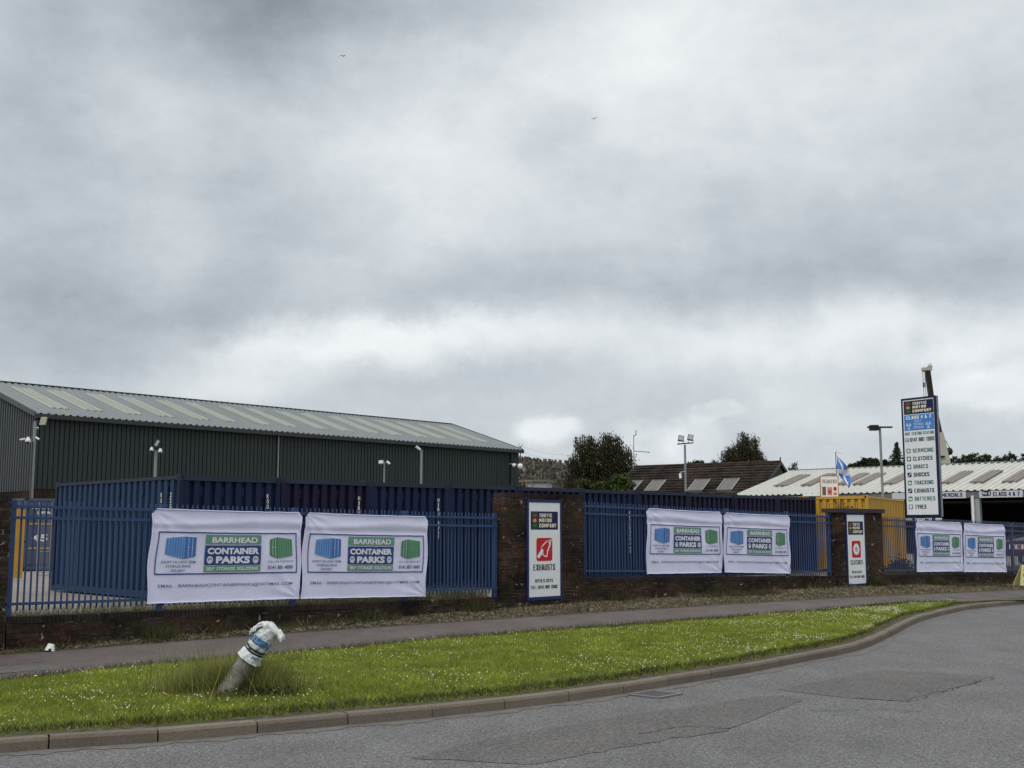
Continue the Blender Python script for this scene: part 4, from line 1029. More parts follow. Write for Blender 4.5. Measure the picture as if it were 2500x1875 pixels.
camera_head(root, (-.16, -.2, h-.78), .115); bullet(root, (-.28, -.2, h-.70), (-.9, -.3, -.25), .20, .035); bullet(root, (.12, -.15, h-.64), (.8, -.3, -.45), .20, .035)
bullet(root, (.15, -.12, h-.28), (.3, -.9, -.2), .12, .05)
flood(root, Vector((.34, -.1, h+.02)), .26, .32, R(-15), 0, R(-20), M['rooflight'], painted('cream_housing', (.4, .38, .28), .5, .1))
MB().bar((-.2, 0, h+.02), (.32, 0, h+.02), .04).build('bracket', M['trim'], root)
MB().cyl((.05, -.14, .2), (-.02, -.10, h-.8), .02, n=5).build('cable', M['trim'], root)
root, h = mast(381, 1100, 1165, 36, .042, 'camera mast behind the first container, two white domes and a grey floodlight on top')
camera_head(root, (-.10, -.1, h+.02), .065); camera_head(root, (.16, -.1, h-.03), .068)
MB().bar((-.2, 0, h+.06), (.25, 0, h+.06), .04).build('bracket', M['trim'], root)
flood(root, Vector((.05, -.1, h+.22)), .12, .26, R(-30), R(25), R(15), M['galv'])
root, h = mast(938.5, 1130, 1180, 44, .03, 'short mast with a floodlight and a small camera, behind the fourth container')
flood(root, Vector((-.12, -.1, h+.03)), .20, .14, R(-10), 0, R(-15), M['white_plastic'], M['galv']); bullet(root, (.1, 0, h+.05), (.6, -.3, -.5), .16, .04)
MB().bar((-.1, 0, h), (.2, 0, h), .03).build('bracket', M['galv'], root)
root, h = mast(1029, 1098, 1180, 47, .045, 'tall plain galvanised mast with one small tilted camera, before the warehouse')
bullet(root, (-.05, -.05, h-.0), (-.6, -.3, .45), .22, .05); MB().bar((-.12, 0, h-.1), (0, 0, h-.1), .03).build('bracket', M['trim'], root)
ca = at(1247, 1136, 80); root = empty('wall_camera', (ca.x, ca.y, ca.z), FW.rz, 'pair of white cameras on the far right corner of the warehouse', 'camera')
MB().sphere((0, -.3, 0), .13, 8).build('camera_dome', M['white_plastic'], root); MB().sphere((.75, -.2, -.04), .2, 8).build('camera_dome', M['white_plastic'], root)
MB().bar((-.1, 0, .1), (.75, 0, .1), .06).build('bracket', M['galv'], root)
# floodlight mast in the middle
a = at(1672, 1086, 52); root = empty('floodlight_mast', (a.x, a.y, .42), 0, 'galvanised mast with two square floodlights above the blue containers', 'lamp post'); h = a.z-.42
MB().cyl((0, 0, 0), (0, 0, h), .055, .05, 10).build('pole', M['galv'], root)
MB().bar((-.34, -.02, h+.03), (.34, -.10, h+.08), .09, .05).build('crossarm', M['trim'], root)
for sx, dz in ((-.18, .26), (.24, .32)):
    flood(root, Vector((sx, -.12, h+.14+dz*.6)), .25, .28, R(-28), R(12), R(-6))
    for k in (-.10, .12): MB().bar((sx+k, -.08, h+.05), (sx+k+.01, -.1, h+.22), .015).build('bracket', M['trim'], root)
bullet(root, (-.25, -.1, at(1659, 1161, 52).z-.42+.08), (.05, -.2, -.95), .22, .06); MB().bar((-.25, -.1, at(1659, 1158, 52).z-.42+.08), (0, 0, at(1659, 1156, 52).z-.42+.1), .02).build('camera_arm', M['white_plastic'], root)
# lamp post right
a = at(2148, 1043, 46); root = empty('lamp_post', (a.x, a.y, .42), 0, 'grey lamp post with a long flat crossarm left of the tall pylon sign', 'lamp post'); h = a.z-.42
MB().cyl((0.02, 0, 0), (0, 0, h), .055, .048, 10).build('pole', M['galv'], root)
MB().box(-.49, .48, -.08, .08, h-.03, h+.03).build('crossarm', M['trim'], root)
MB().box(-.39, -.08, -.14, .14, h-.13, h+.08).build('lamp_head', M['dark'], root)
# flag and pole
a = at(2040, 1103, 50); root = empty('flag_pole', (a.x, a.y, .42), 0, 'thin dark flag pole behind the snack bar sign', 'flag pole')
MB().cyl((0, 0, 0), (0, 0, a.z-.42), .022, .015, 6).build('pole', M['trim'], root)
MB().bar((0, 0, a.z-.42), (.28, 0, a.z-.50), .008).build('finial', M['trim'], root)
fb = at(2040, 1163, 50)
z = np.array([a.z-.16, fb.z]); nxf, nyf = 22, 16; V = []; FsB = []; FsW = []
def flagp(i, j):
    s_ = i/nxf; t_ = j/nyf      # s along fly, t down the hoist
    x = .03+s_*.56*(1-.10*t_)+.03*math.sin(t_*5); zz_ = z[0]+.05-(t_*.72)-s_*(.62+.15*math.sin(t_*3))-s_*s_*.10
    y = .09*math.sin(s_*8+t_*5)*(.3+s_)
    return (x, y, zz_)
for i in range(nxf+1):
    for j in range(nyf+1): V.append(flagp(i, j))
for i in range(nxf):
    for j in range(nyf):
        k = i*(nyf+1)+j; s_ = (i+.5)/nxf; t_ = (j+.5)/nyf; w = abs(s_-t_) < .13 or abs(s_-(1-t_)) < .13
        (FsW if w else FsB).append((k, k+1, k+nyf+2, k+nyf+1))
fl = empty('flag', (a.x, a.y, .42), 0, 'blue flag with a white diagonal cross, drooping from its pole', 'flag')
loc = Vector((0, 0, .42))
for Fs, nm, mt in ((FsB, 'blue_field', plain('flag_blue', (.06, .18, .50), .7)), (FsW, 'white_cross', plain('flag_white', (.66, .68, .75), .7))):
    mb = MB(); mb.add([Vector(p)-loc for p in V], Fs, True); mb.build(nm, mt, fl)
# snack bar sign
a0 = at(2005, 1208, 45.5); a1 = at(2044, 1165, 45.5); root = empty('snack_sign', ((a0.x+a1.x)/2, 45.5, 3.0), R(-8), 'square white THE SNACK BOX sign with timber edge above the yellow container', 'sign')
w = (a1.x-a0.x); zt_ = a1.z-3.0+.04; zb2 = a0.z-3.0-.1
MB().box(-w/2, w/2, -.02, .02, zb2, zt_).build('board', M['sign_white'], root)
tm = painted('timber_edge', (.35, .22, .10), .7, .2)
for q in ((-w/2-.03, -w/2, zb2, zt_+.02), (w/2, w/2+.03, zb2, zt_+.02), (-w/2, w/2, zt_, zt_+.03)): MB().box(q[0], q[1], -.03, .03, q[2], q[3]).build('frame', tm, root)
Sx = lambda a_, b_, l: (-w/2+a_*w, -.021-l, zb2+b_*(zt_-zb2)); P = Print(Sx)
P.text('THE SNACK BOX', .08, .95, .66, .84, M['black_letter'], root, .003, .01)
P.rect(.08, .30, .1, .5, plain('print_brown', (.14, .10, .10)), root, .003, 'printed_panel', 1, 1); P.rect(.38, .66, .1, .48, plain('print_pink', (.42, .26, .24)), root, .003, 'printed_panel', 1, 1)
P.poly(disc(.52, .26, .11, .09), plain('print_red', (.45, .06, .05)), root, .004); P.poly(disc(.83, .40, .10, .10), M['sign_red'], root, .004); P.rect(.73, .93, .1, .24, plain('print_rose', (.45, .2, .2)), root, .003, 'printed_panel', 1, 1)
for x in (-.3*w, .3*w): MB().box(x-.03, x+.03, .02, .07, -2.55, zt_-.1).build('post', tm, root)
# ------------------------------------------------------------ brown tiled house
hx = at(1902, 1128.8, 88); HH = R(-55); hd = Vector((math.sin(HH), math.cos(HH), 0)); dn = Vector((-.57, -.82, 0))   # ridge runs left and away; front slope falls toward the road
hd = Vector((-.82, .57, 0)).normalized(); dn = Vector((-hd.y, hd.x, 0)); dn = -dn if dn.y > 0 else dn
rz_ = math.atan2(-hd.y, -hd.x)       # local x: along ridge to the right, local y: away
RL = 12.2; RW = 5.7; rzr = hx.z; fall = .585
hr = empty('bungalow', (hx.x+hd.x*RL, hx.y+hd.y*RL, .5), rz_, 'house with a brown tiled roof and grey rooflights beyond the blue containers', 'house')
zr_ = rzr-.5; eav = zr_-RW*fall
M['tile'] = brick_mat('brown_concrete_tile', [(.034,.025,.022), (.05,.037,.032), (.042,.03,.027), (.062,.046,.04)], .78, .15)
NC = 15; ta = math.atan(fall)
for k in range(NC):
    y0 = -RW*k/NC; y1 = -RW*(k+1)/NC-.03; mb = MB(); n = 41
    for i in range(n):       # pantile wave along the course
        x = -.15+(RL+.3)*i/(n-1); wv_ = .018*(i % 2)
        mb.v += [(x, y0, zr_+y0*fall+wv_), (x, y1, zr_+y1*fall+.13+wv_), (x, y1, zr_+y1*fall+.0)]
    for i in range(n-1): mb.f += [[3*i+1, 3*i+4, 3*i+3, 3*i], [3*i+2, 3*i+5, 3*i+4, 3*i+1]]; mb.sm += [False, False]
    mb.build('tile_course', M['tile'], hr)
mb = MB(); mb.add([(-.15, 0, zr_), (RL+.15, 0, zr_), (RL+.15, RW, zr_-RW*fall), (-.15, RW, zr_-RW*fall)], [(0,1,2,3)]); mb.build('rear_roof', M['tile'], hr)
MB().cyl((-.15, 0, zr_+.02), (RL+.15, 0, zr_+.02), .13, n=8).build('ridge_tiles', M['tile'], hr)
mb = MB(); mb.add([(0, -RW+.3, 0), (0, RW-.3, 0), (0, RW-.3, eav), (0, 0, zr_-.15), (0, -RW+.3, eav), (RL, -RW+.3, 0), (RL, RW-.3, 0), (RL, RW-.3, eav), (RL, 0, zr_-.15), (RL, -RW+.3, eav)], [(4,3,2,1,0),(5,6,7,8,9),(0,5,9,4),(2,7,6,1)])
mb.build('wall', painted('dark_render', (.06, .052, .052), .8, .2), hr)
for x in (-.17, RL+.17):
    for sy in (-1, 1): MB().bar((x, 0, zr_-.05), (x, sy*RW, zr_-.05-RW*fall), .05, .22).build('barge_board', M['trim'], hr)
def house_xy(u, v):    # point of a ray on the front roof plane, in house coordinates
    d = ray(u, v); o_ = Vector(hr.location); ax = -hd; ay = -dn
    o2_ = Vector((0, 0, EYE))-o_; # plane: z = zr_ + y*fall
    A_ = d.z-d.dot(ay)*fall; B_ = zr_+o2_.dot(ay)*fall-o2_.z; t_ = B_/A_; p = o2_+d*t_; return p.dot(ax), p.dot(ay)
for (ul, ur, v) in ((1541, 1569, 1177.5), (1595, 1626, 1176.5), (1699, 1734, 1175), (1770, 1805, 1173.5)):
    xl, yl_ = house_xy(ul, v); xr, _ = house_xy(ur, v)
    for k in range(1):
        q = [Vector((a_, b_, zr_+b_*fall+.14)) for a_, b_ in ((xl, yl_-1.5), (xr, yl_-1.5), (xr, yl_), (xl, yl_))]
        mb = MB(); mb.add(q+[p-Vector((0, 0, .13)) for p in q], [(0,1,2,3),(0,4,5,1),(1,5,6,2),(2,6,7,3),(3,7,4,0)]); o = mb.build('rooflight', painted('rooflight_grey', (.125, .115, .105), .6, .1), hr)
        mb = MB()
        for a_, b_ in ((0, 1), (1, 2), (2, 3), (3, 0)): mb.bar(q[a_]+Vector((0, 0, .01)), q[b_]+Vector((0, 0, .01)), .07, .04)
        mb.build('window_frame', M['galv'], hr)
# ------------------------------------------------------------ garage with white roof
GA = Vector((.719, -.695, 0)); GN = Vector((.695, .719, 0)); ge = at(2206, 1201.7, 72)
gx = 12.4; GLn = 30.0; gl = ge-GA*gx; gl.z = 0
ga = empty('garage_building', (gl.x, gl.y, .42), math.atan2(GA.y, GA.x), 'long garage with white ribbed roof, brown rooflights and open service bays', 'garage')
ze = ge.z-.42; GR = 7.8; zrg = EYE+4.27-.42
M['white_roof'] = painted('white_roof_sheet', (.47, .47, .43), .6, .12, .5, .40, .3)
M['brown_light'] = painted('brown_rooflight', (.20, .17, .15), .6, .25, 1, .5)
roof_slope(ga, GLn, GR, ze, zrg, .42, .07, .1, M['white_roof'])
gs = (zrg-ze)/GR; gn = Vector((0, -gs, 1)).normalized()
mb = MB(); mb.add([(-.1, GR, zrg), (GLn, GR, zrg), (GLn, 2*GR, ze), (-.1, 2*GR, ze)], [(0,1,2,3)]); mb.build('rear_roof', M['white_roof'], ga)
for i in range(72): MB().box(i*.42, i*.42+.26, GR-.14, GR+.14, zrg+.02, zrg+.10).build('ridge_tile', M['clad_roof'], ga)
def garage_xy(u, v):
    d = ray(u, v); o2_ = Vector((0, 0, EYE))-Vector(ga.location)
    A_ = d.z-d.dot(GN)*gs; B_ = ze+o2_.dot(GN)*gs-o2_.z; t_ = B_/A_; p = o2_+d*t_; return p.dot(GA), p.dot(GN)
for (ul, ur, vb, ut, vt) in ((1889,1918,1190,1956,1163.5),(1955,1978,1189,2010,1161.5),(2042,2066,1187,2092,1160.5),(2081,2108,1186.5,2143,1159.5),(2155,2184,1185.5,2220,1158),(2296,2325,1183.5,2349,1155.5),(2368,2399,1182,2425,1153.5),(2447,2480,1180.5,2500,1151.5),(2526,2560,1179,2580,1150)):
    xl, y0 = garage_xy(ul, vb); xr, _ = garage_xy(ur, vb); _, y1 = garage_xy(ut, vt); y1 = min(y1, GR-.5)
    q = [Vector((a_, b_, ze+b_*gs))+gn*.15 for a_, b_ in ((xl, y0), (xr, y0), (xr, y1), (xl, y1))]
    mb = MB(); mb.add(q+[p-gn*.14 for p in q], [(0,1,2,3),(0,4,5,1),(1,5,6,2),(2,6,7,3),(3,7,4,0)])
    for k in range(1, 3):
        a_ = q[0].lerp(q[1], k/3); b_ = q[3].lerp(q[2], k/3); mb.bar(a_, b_, .12, .05)
    mb.build('rooflight', M['brown_light'], ga)
MB().box(-.1, GLn, -.16, -.02, ze-.42, ze-.1).build('gutter_beam', painted('garage_grey', (.13, .14, .15), .6, .2), ga)
MB().box(-.05, .05, 0, 2*GR, 0, ze-.1).build('end_wall', M['clad_side'], ga)
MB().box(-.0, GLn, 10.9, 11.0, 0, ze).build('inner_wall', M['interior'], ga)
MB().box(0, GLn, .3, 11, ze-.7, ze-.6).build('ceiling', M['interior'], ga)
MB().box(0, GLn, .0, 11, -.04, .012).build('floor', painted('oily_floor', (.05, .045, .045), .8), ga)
def gX(u):       # distance along the front for a pixel column
    d = ray(u, 1250); o2_ = Vector((0, 0, EYE))-Vector(ga.location); t_ = -o2_.dot(GN)/d.dot(GN); return (o2_+d*t_).dot(GA)
MB().box(0, gX(2296)-4.2, -.02, .08, 0, ze-.42).build('front_wall', painted('red_brown_panel', (.12, .075, .07), .8, .2), ga)
for (u0, u1) in ((2373, 2394), (2515, 2536)):
    xa, xb = gX(u0), gX(u1)
    MB().box(xa, xb, -.10, .2, 1.7, ze-.42).build('pier_cladding', painted('pale_cladding', (.30, .33, .34), .6, .15), ga)
    MB().box(xa+.22, xb-.05, -.08, .2, 0, 1.69).build('pier_brick', painted('buff_brick', (.26, .19, .12), .9, .2, 4), ga)
    MB().cyl(((xa+xb)/2-.1, -.2, .1), ((xa+xb)/2-.1, -.2, ze-.3), .085, n=8).build('downpipe', M['white_plastic'], ga)
zf0, zf1 = at(2363, 1217, at(2363, 1217, 70).y).z-.42, ze-.02
for (xa, xb, strs) in ((gX(2364)-4.6, gX(2364), (('COMMERCIALS', gX(2284)-gX(2364)+4.6, gX(2356)-gX(2364)+4.6),)), (gX(2397), gX(2503), (('CLASS 4 & 7', gX(2431)-gX(2397), gX(2496)-gX(2397)),)), (gX(2540), gX(2540)+4, ())):
    fb_ = MB().box(xa, xb, -.26, -.18, zf0, zf1-.03).build('fascia_board', painted('fascia_white', (.52, .53, .58), .5, .05), ga)
    for s_, a_, b_ in strs:
        hgt = zf1-zf0; PP = Print(lambda x, z, l: (x, -.262-l*4, z)); block_text(PP, s_, xa+a_, xa+b_, zf0+hgt*.2, zf0+hgt*.76, M['sign_navy'], ga, .001, .16)
xa = gX(2397)
mb = MB(); mb.add([(gX(2404)+a_, -.266, zf0+b_) for a_, b_ in rrect(0, gX(2426)-gX(2404), .10, .40, .1, .1)], [tuple(range(24))]); mb.build('bay_badge', M['sign_navy'], ga)
V, Fs = txt('Bay', .02); mb = MB(); mb.add([(gX(2406)+p*(gX(2417)-gX(2406)), -.270, zf0+.16+q*.18) for p, q in V], Fs); mb.build('lettering', M['white_letter'], ga)
V, Fs = txt('5', .03); mb = MB(); mb.add([(gX(2420)+p*(gX(2424)-gX(2420)), -.270, zf0+.16+q*.18) for p, q in V], Fs); mb.build('lettering', M['white_letter'], ga)
# vehicles in the bays
def van(loc, rz, body, label, L_=4.9, Hh=2.2, nm='parked_van'):
    r_ = empty(nm, loc, rz, label, 'van'); W_ = 1.9
    pr = [(0, .45), (0, 1.0), (.35, 1.25), (1.15, 1.35), (1.75, Hh-.12), (2.2, Hh), (L_-.15, Hh), (L_, Hh-.3), (L_, .45)]
    b_ = MB(); b_.v = [(x, -W_/2+(.12 if z > 1.4 else 0), z) for x, z in pr]+[(x, W_/2-(.12 if z > 1.4 else 0), z) for x, z in pr]; n = len(pr)
    b_.f = [list(range(n)), list(reversed(range(n, 2*n)))]+[[i+n, (i+1) % n+n, (i+1) % n, i] for i in range(n)]; b_.sm = [False]*len(b_.f)
    b_.build('body', body, r_)
    gm = M['lens']
    w_ = MB(); w_.add([(1.20, -.78, 1.40), (1.20, .78, 1.40), (1.72, .72, Hh-.17), (1.72, -.72, Hh-.17)], [(0,1,2,3)]); w_.v = [(x-.03, y, z+.02) for x, y, z in w_.v]; w_.build('windscreen', gm, r_)
    for sy in (-1, 1):
        MB().add([(1.45, sy*(W_/2-.045), 1.40), (2.3, sy*(W_/2-.045), 1.40), (2.3, sy*(W_/2-.105), Hh-.25), (1.85, sy*(W_/2-.105), Hh-.25)], [(0,1,2,3)]).build('side_window', gm, r_)
        MB().box(-.02, .02, sy*.7-.15, sy*.7+.15, .8, .95).build('headlight', M['flood_glass'], r_)
        MB().box(L_-.02, L_+.02, sy*.8-.06, sy*.8+.06, 1.0, 1.5).build('tail_light', M['sign_red'], r_)
        for x in (.95, L_-1.0):
            wh = MB().cyl((x, sy*(W_/2-.2), .34), (x, sy*(W_/2+.01), .34), .34, n=16).build('wheel', plain('tyre', (.02,.02,.02), .9) if 'tyre' not in bpy.data.materials else bpy.data.materials['tyre'], r_)
            MB().cyl((x, sy*(W_/2+.012), .34), (x, sy*(W_/2+.02), .34), .19, n=12).build('rim', M['galv'], wh)
    MB().box(-.08, .1, -W_/2, W_/2, .3, .5).build('bumper', M['trim'], r_)
    return r_
gw = lambda x, y: Vector(ga.location)+GA*x+GN*y
rg = math.atan2(GA.y, GA.x)
v_ = gw(gX(2345)+.2, 2.0); van(v_, rg+math.pi/2, painted('grey_van', (.16, .16, .17), .4, .1), 'grey van with its nose in the left open service bay', Hh=1.95)
v_ = gw(gX(2452)+.3, 3.0); van(v_, rg+math.pi/2, painted('grey_green_van', (.09, .10, .095), .4, .1), 'grey green van inside the service bay under the CLASS 4 & 7 board', Hh=2.1)
v_ = at(2485, 1390, 47); van(Vector((v_.x-.6, v_.y, .42)), R(-25), painted('plum_paint', (.035, .018, .045), .3, .1, spec=.5), 'dark plum car-van parked behind the railings at the right edge', 4.2, 1.55, 'parked_car')['category'] = 'car'
bp = at(2482, 1336, 43); root = empty('barrier_board', (bp.x, bp.y, .42), R(-20), 'small red and white striped barrier board behind the right railings', 'barrier')
for k in range(6):
    x = -.25+k*.1; z = bp.z-.42; MB().add([(x, 0, z-.06), (x+.1, 0, z-.06+.01), (x+.1, 0, z+.06+.01*k), (x, 0, z+.06+.01*k)], [(0,1,2,3)]).build('stripe', M['sign_red'] if k % 2 else M['white_letter'], root)
for x in (-.2, .3): MB().box(x-.02, x+.02, .01, .05, 0, bp.z-.42+.05).build('leg', M['trim'], root)
MB().box(-.25, .35, .002, .02, bp.z-.42-.07, bp.z-.42+.1).build('board', M['white_plastic'], root)
# ------------------------------------------------------------ crane
cb0 = at(2308, 1142, 120); cb1 = at(2296, 1056, 120); cb2 = at(2273, 969, 120); cb3 = at(2264.5, 906, 120)
cr_ = empty('mobile_crane', (cb0.x+.6, 120, 0), 0, 'telescopic crane boom rising behind the pylon sign, cream base section and dark upper section', 'crane'); o_ = Vector(cr_.location)
q0 = cb0+(cb0-cb1)*1.0
cm_ = painted('crane_cream', (.42, .40, .34), .5, .12, .5, .4)
MB().add([q0-o_+Vector((-.85,-.5,0)), q0-o_+Vector((.85,-.5,0)), q0-o_+Vector((.85,.5,0)), q0-o_+Vector((-.85,.5,0)), cb1-o_+Vector((-.45,-.35,0)), cb1-o_+Vector((.18,-.35,0)), cb1-o_+Vector((.18,.35,0)), cb1-o_+Vector((-.45,.35,0))],
    [(0,1,5,4),(1,2,6,5),(2,3,7,6),(3,0,4,7),(4,5,6,7)]).build('base_section', cm_, cr_)
MB().bar(cb1-o_+Vector((-.1, 0, -.5)), cb2-o_, .58, .5, (0,1,0)).build('middle_section', M['dark'], cr_)
MB().bar(cb2-o_, cb3-o_, .48, .45, (0,1,0)).build('upper_section', plain('boom_dark_brown', (.022, .014, .012), .5), cr_)
hd_ = MB(); c0 = cb3-o_
hd_.box(c0.x-.55, c0.x+.40, -.3, .3, c0.z+.05, c0.z+.35); hd_.sphere(c0+Vector((-.42, 0, .1)), .22, 8); hd_.sphere(c0+Vector((.28, 0, .5)), .26, 8); hd_.bar(c0+Vector((-.1,0,.3)), c0+Vector((.35,0,.8)), .12)
hd_.build('boom_head', cm_, cr_)
for dx_ in (-.50, -.28): MB().cyl(c0+Vector((dx_, 0, .1)), c0+Vector((dx_+.03, 0, -6)), .035, n=5).build('hoist_cable', M['galv'], cr_)
MB().box(c0.x-.52, c0.x-.38, -.1, .1, c0.z-1.7, c0.z-1.2).build('hook_block', M['trim'], cr_)
MB().cyl(at(2299, 1060, 120)-o_, at(2322, 1098, 120)-o_, .04, n=5).build('stay_cable', M['galv'], cr_)
MB().sphere(at(2317, 1102, 120)-o_, .42, 8).build('winch', M['dark'], cr_)
MB().box(at(2300, 1115, 119.4).x-o_.x-.25, at(2300, 1115, 119.4).x-o_.x+.3, -.6, -.5, at(2300, 1115, 119.4).z-.1, at(2300, 1115, 119.4).z+.1).build('number_plate_decal', M['dark'], cr_)
# carrier body, hidden below the roofs
MB().box(-5, 4, -1.3, 1.3, .6, 1.6).build('carrier', cm_, cr_)
MB().box(-1.6, 1.4, -1.2, 1.2, 1.6, 3.2).build('cab', cm_, cr_)
for x in (-4, -2.5, 1.2, 2.8):
    for sy in (-1.15, 1.15): MB().cyl((x, sy-.15, .6), (x, sy+.15, .6), .6, n=14).build('wheel', M['dark'], cr_)
# ------------------------------------------------------------ trees
def leaf_quads(C, size, rg_, flat=.5, hang=0):
    n = len(C); a = rg_.normal(size=(n, 3)); a /= np.linalg.norm(a, axis=1)[:, None]; b = rg_.normal(size=(n, 3)); b -= (a*b).sum(1)[:, None]*a; b /= np.linalg.norm(b, axis=1)[:, None]
    if hang: a[:, 2] = -abs(a[:, 2])-hang; a /= np.linalg.norm(a, axis=1)[:, None]
    s = (size*rg_.uniform(.6, 1.3, n))[:, None]; V = np.stack([C-a*s-b*s*flat*.4, C-a*s*.2+b*s*flat, C+a*s+b*s*.1, C-b*s*flat], 1).reshape(-1, 3)
    Fc = np.arange(4*n).reshape(-1, 4); return V, Fc
def tree(u, vtop, Y, zg, blobs, label, mat, leaf=.12, n=3500, weep=0.0, trunk=.2, name='tree', group=None, cat='tree', seed=0):
    """blobs: crown lumps (du, v centre, ru, rv) in photo pixels converted to metres at distance Y; depth follows width"""
    rg_ = np.random.default_rng(seed+int(u)); top = at(u, vtop, Y); root = empty(name, (top.x, Y, zg), 0, label, cat, group); k = Y/F
    C = []; tot = sum(b[2]*b[3] for b in blobs); limbs = []
    for (du, vc, ru, rv) in blobs:
        c = at(u+du, vc, Y); c = np.array([c.x-top.x, rg_.uniform(-.3, .3), c.z-zg]); r = np.array([ru*k, ru*k*.8, rv*k]); m_ = int(n*ru*rv/tot); limbs.append(c)
        # lumpy shell: sub-clumps, with gaps
        nc = max(6, int(m_/45)); d = rg_.normal(size=(nc, 3)); d /= np.linalg.norm(d, axis=1)[:, None]; cc = c+d*r*(rg_.uniform(.35, 1.0, nc)**.6)[:, None]
        idx = rg_.integers(0, nc, m_); cs = rg_.uniform(.6, 1.3, nc)[idx][:, None]*max(.12, min(r)*.22)
        q = cc[idx]+rg_.normal(size=(m_, 3))*cs*np.array([1, 1, .8])
        if weep:
            st = rg_.integers(0, 9, m_); q[:, 0] = cc[idx][:, 0]+rg_.normal(size=m_)*cs[:, 0]*.9; q[:, 2] -= rg_.uniform(0, weep, m_)*(.3+.7*(idx % 5)/4)
            q[:, 0] = np.round(q[:, 0]/(leaf*1.6))*leaf*1.6+rg_.normal(size=m_)*leaf*.25
        C.append(q)
    C = np.concatenate(C); V, Fc = leaf_quads(C, leaf, rg_, .5, 1.2 if weep else 0)
    link('crown', np_mesh('crown', V, Fc, mat), root)
    tb = MB(); hgt = max(c[2] for c in limbs)
    p = Vector((limbs[0][0]*.3, 0, 0)); q = Vector((limbs[0][0]*.5, 0, hgt*.45)); tb.cyl(p, q, trunk, trunk*.7, 8)
    for c in limbs: tb.cyl(q, Vector(c), trunk*.55, trunk*.12, 6)
    for i in range(26):
        c = limbs[i % len(limbs)]; e_ = C[rg_.integers(0, len(C))]; tb.cyl(Vector(c)*.75+q*.25, Vector(e_), trunk*.16, trunk*.04, 4, True, False)
    tb.build('trunk', M['bark'], root); return root
tree(1465, 1057, 100, .4, [(-33,1080,27,22),(26,1082,34,24),(-48,1122,29,32),(0,1120,46,40),(44,1128,38,42),(-56,1165,34,28),(58,1172,34,34),(0,1168,50,32)], 'tallest dark birch tree, between the warehouse and the brown roof', M['birch'], .095, 40000, 1.2, .26, seed=3)
tree(1822, 1052, 112, .4, [(-7,1070,14,18),(10,1085,24,26),(-20,1100,20,26),(12,1115,34,30),(-45,1112,20,26),(-40,1135,30,22),(24,1120,18,26)], 'weeping birch rising behind the ridge of the brown roof', M['birch'], .09, 19000, 1.9, .2, seed=8)
tree(1510, 1160, 90, .4, [(0,1178,28,18),(-14,1186,26,14),(16,1190,22,16)], 'bright green bush at the foot of the tall birch', M['bush'], .12, 3500, 0, .08, 'bush', cat='bush')
tree(1430, 1170, 92, .4, [(-8,1186,26,16),(20,1190,30,12)], 'olive scrub left of the bright green bush', M['weed'], .12, 2400, 0, .08, 'bush', cat='bush')
tree(1698, 1122, 118, .4, [(0,1134,22,11),(-12,1138,16,8),(12,1140,16,8)], 'small round treetop just over the ridge of the brown roof', M['wood_dark'], .14, 1500, 0, .15)
tree(1743, 1124, 118, .4, [(0,1130,4,8)], 'tiny pointed treetop left of the weeping birch', M['wood_dark'], .12, 120, 0, .06)
tree(1940, 1128, 105, .4, [(-6,1148,8,10),(-2,1136,6,10),(-10,1158,8,6)], 'wispy tree at the right end of the brown roof', M['birch'], .10, 500, .5, .08)
tree(1871, 1114, 116, .4, [(0,1124,4,9)], 'thin sprig of tree behind the roof ridge', M['birch'], .09, 70, .3, .04)
def conifer(u, vt, vb, ru, Y, label, zg=.4, n=2600, seed=1, grp=None):
    rg_ = np.random.default_rng(seed+int(u)); t_ = at(u, vt, Y); b_ = at(u, vb, Y); H_ = t_.z-b_.z; rw = ru*Y/F; root = empty('conifer_tree', (t_.x, Y, zg), 0, label, 'tree', grp)
    C = []; tiers = 12
    for k in range(tiers):
        f = (k+.6)/tiers; z0 = t_.z-zg-H_*f; nb = 5+k
        for j in range(nb):
            a = rg_.uniform(0, 6.28); l = rw*f*rg_.uniform(.6, 1.15); m_ = int(n/tiers/nb*(.5+f)); s_ = rg_.uniform(0, 1, m_)
            C.append(np.stack([math.cos(a)*l*s_+rg_.normal(size=m_)*.07, math.sin(a)*l*s_+rg_.normal(size=m_)*.07, z0+.25*l*s_-.3*l*s_*s_+rg_.normal(size=m_)*.08], 1))
    C = np.concatenate(C); V, Fc = leaf_quads(C, .14, rg_, .5); link('crown', np_mesh('crown', V, Fc, M['wood_dark']), root)
    MB().cyl((0, 0, 0), (0, 0, t_.z-zg), .2, .03, 7).build('trunk', M['bark'], root)
conifer(2189, 1080, 1152, 38, 150, 'dark spiky conifer just left of the tall pylon sign')
wd = [(2088,1130,10),(2108,1120,11),(2124,1121,9),(2135,1123,8),(2150,1132,9),(2163,1124,10),(2215,1128,14),(2330,1112,18),(2352,1112,20),(2375,1108,22),(2402,1116,20),(2420,1111,22),(2450,1119,18),(2475,1108,22),(2500,1112,24),(2530,1108,26)]
lab = ['lowest treetop over the left part of the white roof', 'first pointed treetop left of the lamp post', 'second pointed treetop left of the lamp post', 'third pointed treetop, nearest the lamp post on its left', 'low treetop directly behind the lamp post', 'treetop between lamp post and conifer', 'dark treetop half hidden behind the pylon sign', 'dark tree touching the crane boom', 'rounded tree second to the right of the crane', 'tallest rounded tree right of the crane', 'low tree in the dip right of the tallest one', 'broad tree above the middle rooflight of the garage', 'small tree with a bare twig beside it', 'dark bushy tree near the right edge', 'last tree in view at the right edge', 'tree just beyond the right edge']
